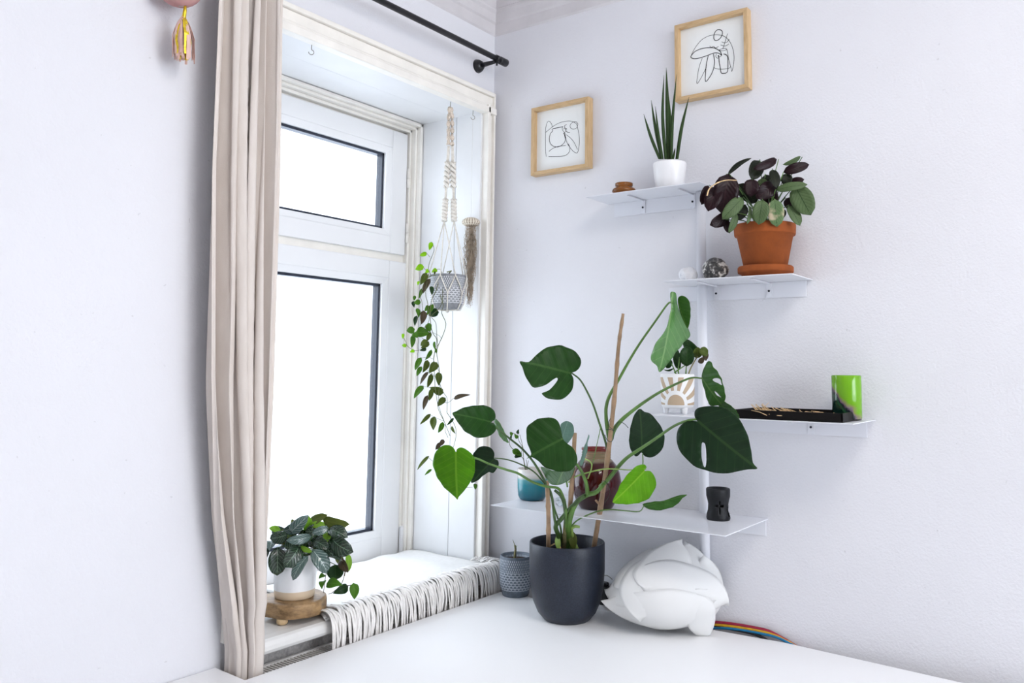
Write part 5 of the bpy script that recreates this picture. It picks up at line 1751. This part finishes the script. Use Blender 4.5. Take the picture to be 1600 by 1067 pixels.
C2 = [(697, 80), (705, 65), (722, 62), (745, 75), (757, 105), (757, 150), (750, 185), (740, 205), (728, 180), (715, 150), (705, 120)]
shaped_leaf(mon, M['monsheen'], [C1], (680, 90), (625, 392), 2.08, 2.02, -0.10, zoom=ZM, fold=0.05)  # lit half of the curled leaf, light put into its colour
shaped_leaf(mon, M['monmid'], [C2], (700, 90), (740, 205), 2.09, 2.07, 0.03, zoom=ZM)  # back half of that leaf, a darker green for its shade
D1 = [(680, 425), (690, 370), (715, 310), (745, 255), (775, 240), (805, 255), (835, 305), (880, 350), (908, 395), (928, 440), (942, 500), (955, 580), (955, 640), (940, 690), (905, 730), (860, 735), (795, 735), (750, 660), (730, 580), (700, 510)]
Dh1 = [(815, 445), (840, 428), (880, 425), (910, 440), (925, 475), (928, 502), (880, 480), (830, 466)]
Dh2 = [(830, 580), (850, 583), (880, 610), (905, 647), (885, 638), (855, 620)]
shaped_leaf(mon, M['monmid'], [(D1, [Dh1, Dh2])], (683, 428), (905, 733), 1.98, 1.95, 0.05, zoom=ZU)
D2 = [(860, 690), (900, 680), (950, 690), (1000, 720), (1060, 770), (1095, 840), (1100, 885), (1040, 860), (960, 800), (880, 745)]
shaped_leaf(mon, M['monmid'], [D2], (860, 700), (1100, 882), 1.99, 1.97, 0.05, zoom=ZU)
E_ = [(535, 560), (510, 585), (492, 630), (484, 680), (486, 720), (497, 745), (515, 768), (530, 765), (543, 752), (560, 770), (590, 773), (615, 755), (632, 725), (638, 690), (630, 650), (610, 615), (580, 580), (555, 572)]
shaped_leaf(mon, M['mondark'], [E_], (544, 753), (535, 562), 2.22, 2.20, 0.02, zoom=ZM, arch=0.08)
Fl = [(415, 970), (430, 925), (445, 880), (470, 845), (500, 815), (530, 803), (555, 803), (565, 818), (555, 832), (580, 832), (595, 855), (597, 885), (580, 920), (550, 950), (500, 968), (455, 974)]
shaped_leaf(mon, M['monlime'], [Fl], (556, 830), (415, 970), 2.12, 2.10, -0.03, zoom=ZM, fold=0.2)
G_ = [(545, 980), (580, 965), (640, 960), (690, 940), (740, 937), (720, 950), (690, 975), (640, 992), (590, 998), (565, 995)]
shaped_leaf(mon, M['monmid'], [G_], (548, 985), (740, 937), 2.12, 2.10, 0.03, zoom=ZM, fold=0.3)
H_1 = [(37, 680), (37, 650), (52, 630), (85, 608), (120, 600), (158, 602), (178, 620), (188, 655), (196, 690), (215, 710), (240, 730), (257, 765), (258, 800), (245, 820), (225, 835), (185, 838), (150, 830), (115, 815), (90, 790), (60, 770), (35, 775), (55, 760), (52, 740), (40, 710)]
H_2 = [(105, 812), (150, 828), (200, 834), (235, 826), (252, 815), (235, 860), (210, 880), (170, 893), (140, 885), (120, 850)]
H_3 = [(183, 630), (200, 614), (220, 613), (238, 630), (240, 665), (225, 695), (210, 710), (196, 695), (188, 660)]
shaped_leaf(mon, M['mon'], [H_1], (190, 690), (35, 775), 2.13, 2.12, 0.03, zoom=ZM)
shaped_leaf(mon, M['monmid'], [H_2], (195, 835), (170, 893), 2.16, 2.17, 0.03, zoom=ZM, fold=0.05, arch=0)
shaped_leaf(mon, M['monblue'], [H_3], (190, 690), (215, 615), 2.15, 2.17, 0.03, zoom=ZM, fold=0.05, arch=0)
st([(190, 690, 2.132), (192, 760, 2.17), (205, 840, 2.2), (215, 900, 2.22)], 0.002, 0.003, 'stem')
I1 = [(487, 160), (520, 140), (580, 110), (650, 95), (720, 88), (800, 88), (850, 105), (890, 140), (908, 185), (905, 215), (880, 235), (870, 248), (895, 255), (915, 290), (910, 325), (880, 360), (830, 390), (740, 410), (680, 395), (620, 360), (570, 310), (530, 240)]
I2 = [(890, 240), (905, 215), (940, 245), (975, 300), (1005, 365), (1020, 415), (1032, 452), (1000, 440), (960, 400), (930, 345), (910, 300)]
shaped_leaf(mon, M['mon'], [I1], (873, 245), (487, 160), 2.18, 2.12, 0.04, zoom=Z3)
shaped_leaf(mon, M['monsheen'], [I2], (890, 235), (1032, 452), 2.21, 2.21, 0.03, zoom=Z3)
J_ = [(490, 515), (460, 492), (420, 484), (370, 492), (320, 530), (285, 580), (270, 650), (275, 710), (300, 770), (330, 830), (390, 900), (450, 950), (500, 985), (527, 1012), (540, 985), (590, 930), (640, 860), (680, 780), (690, 700), (685, 630), (660, 580), (620, 540), (580, 512), (545, 506), (520, 520), (512, 545)]
shaped_leaf(mon, M['monjade'], [J_], (512, 545), (527, 1010), 2.06, 2.08, 0.02, zoom=Z3, fold=-0.2)
K_ = [(690, 590), (720, 540), (770, 500), (820, 492), (865, 505), (893, 550), (890, 600), (920, 615), (938, 650), (930, 700), (885, 755), (840, 745), (780, 780), (740, 815), (675, 840), (665, 820), (685, 740), (690, 680)]
shaped_leaf(mon, M['mondark'], [K_], (893, 603), (673, 840), 2.28, 2.24, 0.03, zoom=Z3, fold=0.2)
ZL = (6.669, 840, 640)
L_ = [(535, 262), (540, 290), (520, 350), (520, 400), (500, 480), (480, 540), (465, 590), (440, 575), (450, 500), (475, 400), (510, 330)]
shaped_leaf(mon, M['monblue'], [L_], (460, 585), (537, 264), 2.13, 2.12, 0.02, zoom=ZL, fold=0.3)
# wire ties
MB().tube(spline([dp(*zc(ZL, a_), 2.135) for a_ in ((760, 90), (742, 130), (750, 180), (790, 215), (790, 300), (760, 335), (720, 310), (700, 260))], 4), 0.0009, 5).build('wire_tie', M['tie'], mon)
MB().tube(spline([dp(*zc(ZL, a_), 2.14) for a_ in ((710, 208), (760, 205), (800, 215), (840, 130), (900, 145), (945, 190))], 4), 0.0009, 5).build('wire_tie', M['tie'], mon)
MB().tube(spline([dp(*zc(ZL, a_), 2.16) for a_ in ((660, 750), (700, 745), (740, 800), (752, 880), (700, 970))], 4), 0.0008, 5).build('wire_tie', M['tie'], mon)

# ---- petal lampshade
c0 = at(1052, 1003, 2, T)
fwd = Vector((W_.x, W_.y, 0)).normalized()
rgt = Vector((R_.x, R_.y, 0)).normalized()
LC = c0 + fwd * 0.095 + Vector((0, 0, 0.102))
q = mpp(LC)
ls = root('petal_lampshade', Vector((LC.x, LC.y, T)), 'white petal pendant lampshade lying on its side beside the charcoal pot', 'lampshade')
ea, eb, ec = 0.146, 0.112, 0.100   # half width, half depth, half height
upv = Vector((0, 0, 1))


def ell(az, el, k=1.0):
    """az 0 faces the camera, +right; el up"""
    return LC + rgt * (ea * k * sin(az) * cos(el)) - fwd * (eb * k * cos(az) * cos(el)) + upv * (ec * k * sin(el))


def petal(az, el, spin, length, width, lift, curl, k0=1.0, bend=0.0):
    """a sheet lying on the body; its far end stands away from it"""
    NXp, NYp = 18, 10
    c = Vector((sin(az) * cos(el), -cos(az) * cos(el), sin(el)))      # x right, y away from the camera, z up
    ta = Vector((cos(az), sin(az), 0))
    tb = c.cross(ta) * -1
    if tb.z < 0 and abs(el) < 1.4: tb = -tb
    A = ta * cos(spin) + tb * sin(spin)
    Bv = -ta * sin(spin) + tb * cos(spin)
    vs, fs, uv = [], [], []
    for i in range(NXp + 1):
        t = i / NXp
        w_ = width * 0.5 * (min(1, t / 0.25) ** 0.5) * (1 if t < 0.55 else max(0.02, 1 - ((t - 0.55) / 0.45) ** 2.0))
        for j in range(-NYp // 2, NYp // 2 + 1):
            sg = j / (NYp / 2)
            a = (t - 0.5) * length
            b = sg * w_ + bend * (t - 0.5) ** 2
            rr = sqrt(a * a + b * b) + 1e-6
            d = c * cos(rr) + (A * a + Bv * b) * (sin(rr) / rr)
            k = k0 + lift * max(0, t - 0.5) ** 2 * 4 + curl * sg * (0.3 + t)
            P = LC + rgt * (ea * k * d.x) + fwd * (eb * k * d.y) + upv * (ec * k * d.z)
            if P.z < T + 0.0015: P.z = T + 0.0015
            vs.append(P); uv.append((t, sg))
    n_ = NYp + 1
    for i in range(NXp):
        for j in range(NYp):
            k = i * n_ + j
            fs.append((k, k + 1, k + n_ + 1, k + n_))
    MB().add(vs, fs, uv).build('petal', M['lampshade'], ls, solid=0.0009)


# inner body
vs, fs = [], []
for j in range(17):
    e = -1.3 + 2.6 * j / 16
    for i in range(32):
        P = ell(2 * pi * i / 32, e, 0.88)
        vs.append(P)
for j in range(16):
    for i in range(32):
        fs.append((j * 32 + i, j * 32 + (i + 1) % 32, (j + 1) * 32 + (i + 1) % 32, (j + 1) * 32 + i))
MB().add(vs, fs).build('inner_shell', M['lampshade'], ls, solid=0.001)
for args in [   # az, el, spin, length, width, lift, curl, k0, bend
    (-0.15, -0.35, 0.30, 2.1, 1.35, 0.06, 0.02, 0.98, -0.5),
    (0.35, 0.35, -0.55, 2.2, 1.25, 0.10, 0.05, 1.00, 0.3),
    (-0.55, 0.45, -1.75, 2.0, 1.2, 0.06, -0.05, 0.97, 0.3),
    (-1.15, 0.25, 3.4, 1.6, 1.1, 0.20, 0.05, 0.95, 0.2),
    (-0.95, -0.45, 3.0, 1.3, 0.9, 0.24, 0.06, 0.95, -0.3),
    (1.05, 0.15, 1.25, 1.7, 1.1, 0.12, -0.08, 0.99, 0.4),
    (1.20, -0.35, -0.2, 1.6, 1.1, 0.10, 0.05, 0.96, 0.2),
    (0.62, -0.45, -1.25, 1.3, 0.55, 0.30, 0.08, 1.01, 0.0),
    (-0.2, 1.00, 1.2, 1.5, 1.0, 0.34, 0.05, 0.99, 0.2),
    (0.9, 0.90, 0.9, 1.4, 1.0, 0.30, -0.05, 1.0, 0.2),
    (-1.6, 0.8, 2.4, 1.5, 1.1, 0.14, 0.05, 0.99, 0.0),
    (1.8, 0.4, 0.2, 1.6, 1.2, 0.08, 0.05, 0.98, 0.0),
    (-2.3, 0.1, 3.1, 1.7, 1.2, 0.12, 0.05, 0.97, 0.0),
    (2.6, 0.2, 0.2, 1.7, 1.2, 0.12, 0.05, 0.97, 0.0),
    (3.1, 0.8, 1.5, 1.7, 1.2, 0.10, 0.05, 0.98, 0.0),
]:
    petal(*args)

# plug with wire behind the pot
pp_ = at(943, 944, 2, T)
pp_ = Vector((pp_.x, pp_.y, T))
pg = root('power_plug', pp_, 'black power plug with thin wire between charcoal pot and lampshade', 'plug')
q = mpp(pp_)
mb = MB()
for z, w_ in ((0.0005, 8), (12 * q, 10), (26 * q, 9), (31 * q, 6)):
    pass
bx('plug_body', (pp_.x - 9 * q, pp_.y - 11 * q, T + 0.0005), (pp_.x + 9 * q, pp_.y + 11 * q, T + 28 * q), M['plug'], pg, 0.005)
bx('plug_cap', (pp_.x - 6 * q, pp_.y - 7 * q, T + 27 * q), (pp_.x + 6 * q, pp_.y + 7 * q, T + 34 * q), M['plug'], pg, 0.004)
dpl = depth(pp_)
stem(pg, [(944, 915, dpl), (941, 902, dpl), (948, 899, dpl), (957, 906, dpl), (963, 918, dpl + 0.01), (968, 935, dpl + 0.02)], 0.0011, 0.0011, M['hook'], name='wire')

# cables squeezed between table and wall
for k, (mt, dz, dx, nme, lab) in enumerate([
    ('redcable', 0.010, 0.006, 'magenta', 'magenta woven cable behind the table edge, uppermost of the bundle'),
    ('yelcable', 0.005, 0.003, 'yellow', 'yellow woven cable in the bundle between table and wall'),
    ('bluecable', 0.000, 0.0, 'blue', 'blue cable emerging under the yellow one behind the table edge'),
    ('plug', -0.004, 0.0015, 'black', 'black cable lowest in the bundle behind the table edge')]):
    pts = []
    for j in range(9):
        t = j / 8
        y = 1.02 - 0.33 * t - 0.012 * k * (-1 if k == 3 else 1)
        z = T - 0.003 + dz + 0.012 * sin(pi * min(1, t * 1.05)) - 0.05 * max(0, t - 0.62) ** 1.2 * 2.2 - 0.02 * max(0, 0.15 - t)
        pts.append((2.209 + dx * 0.4 - 0.002, y, z))
    o = MB().tube(spline(pts, 4), 0.0042, 10).build('cable', M[mt])
    tag(o, lab, 'cable')
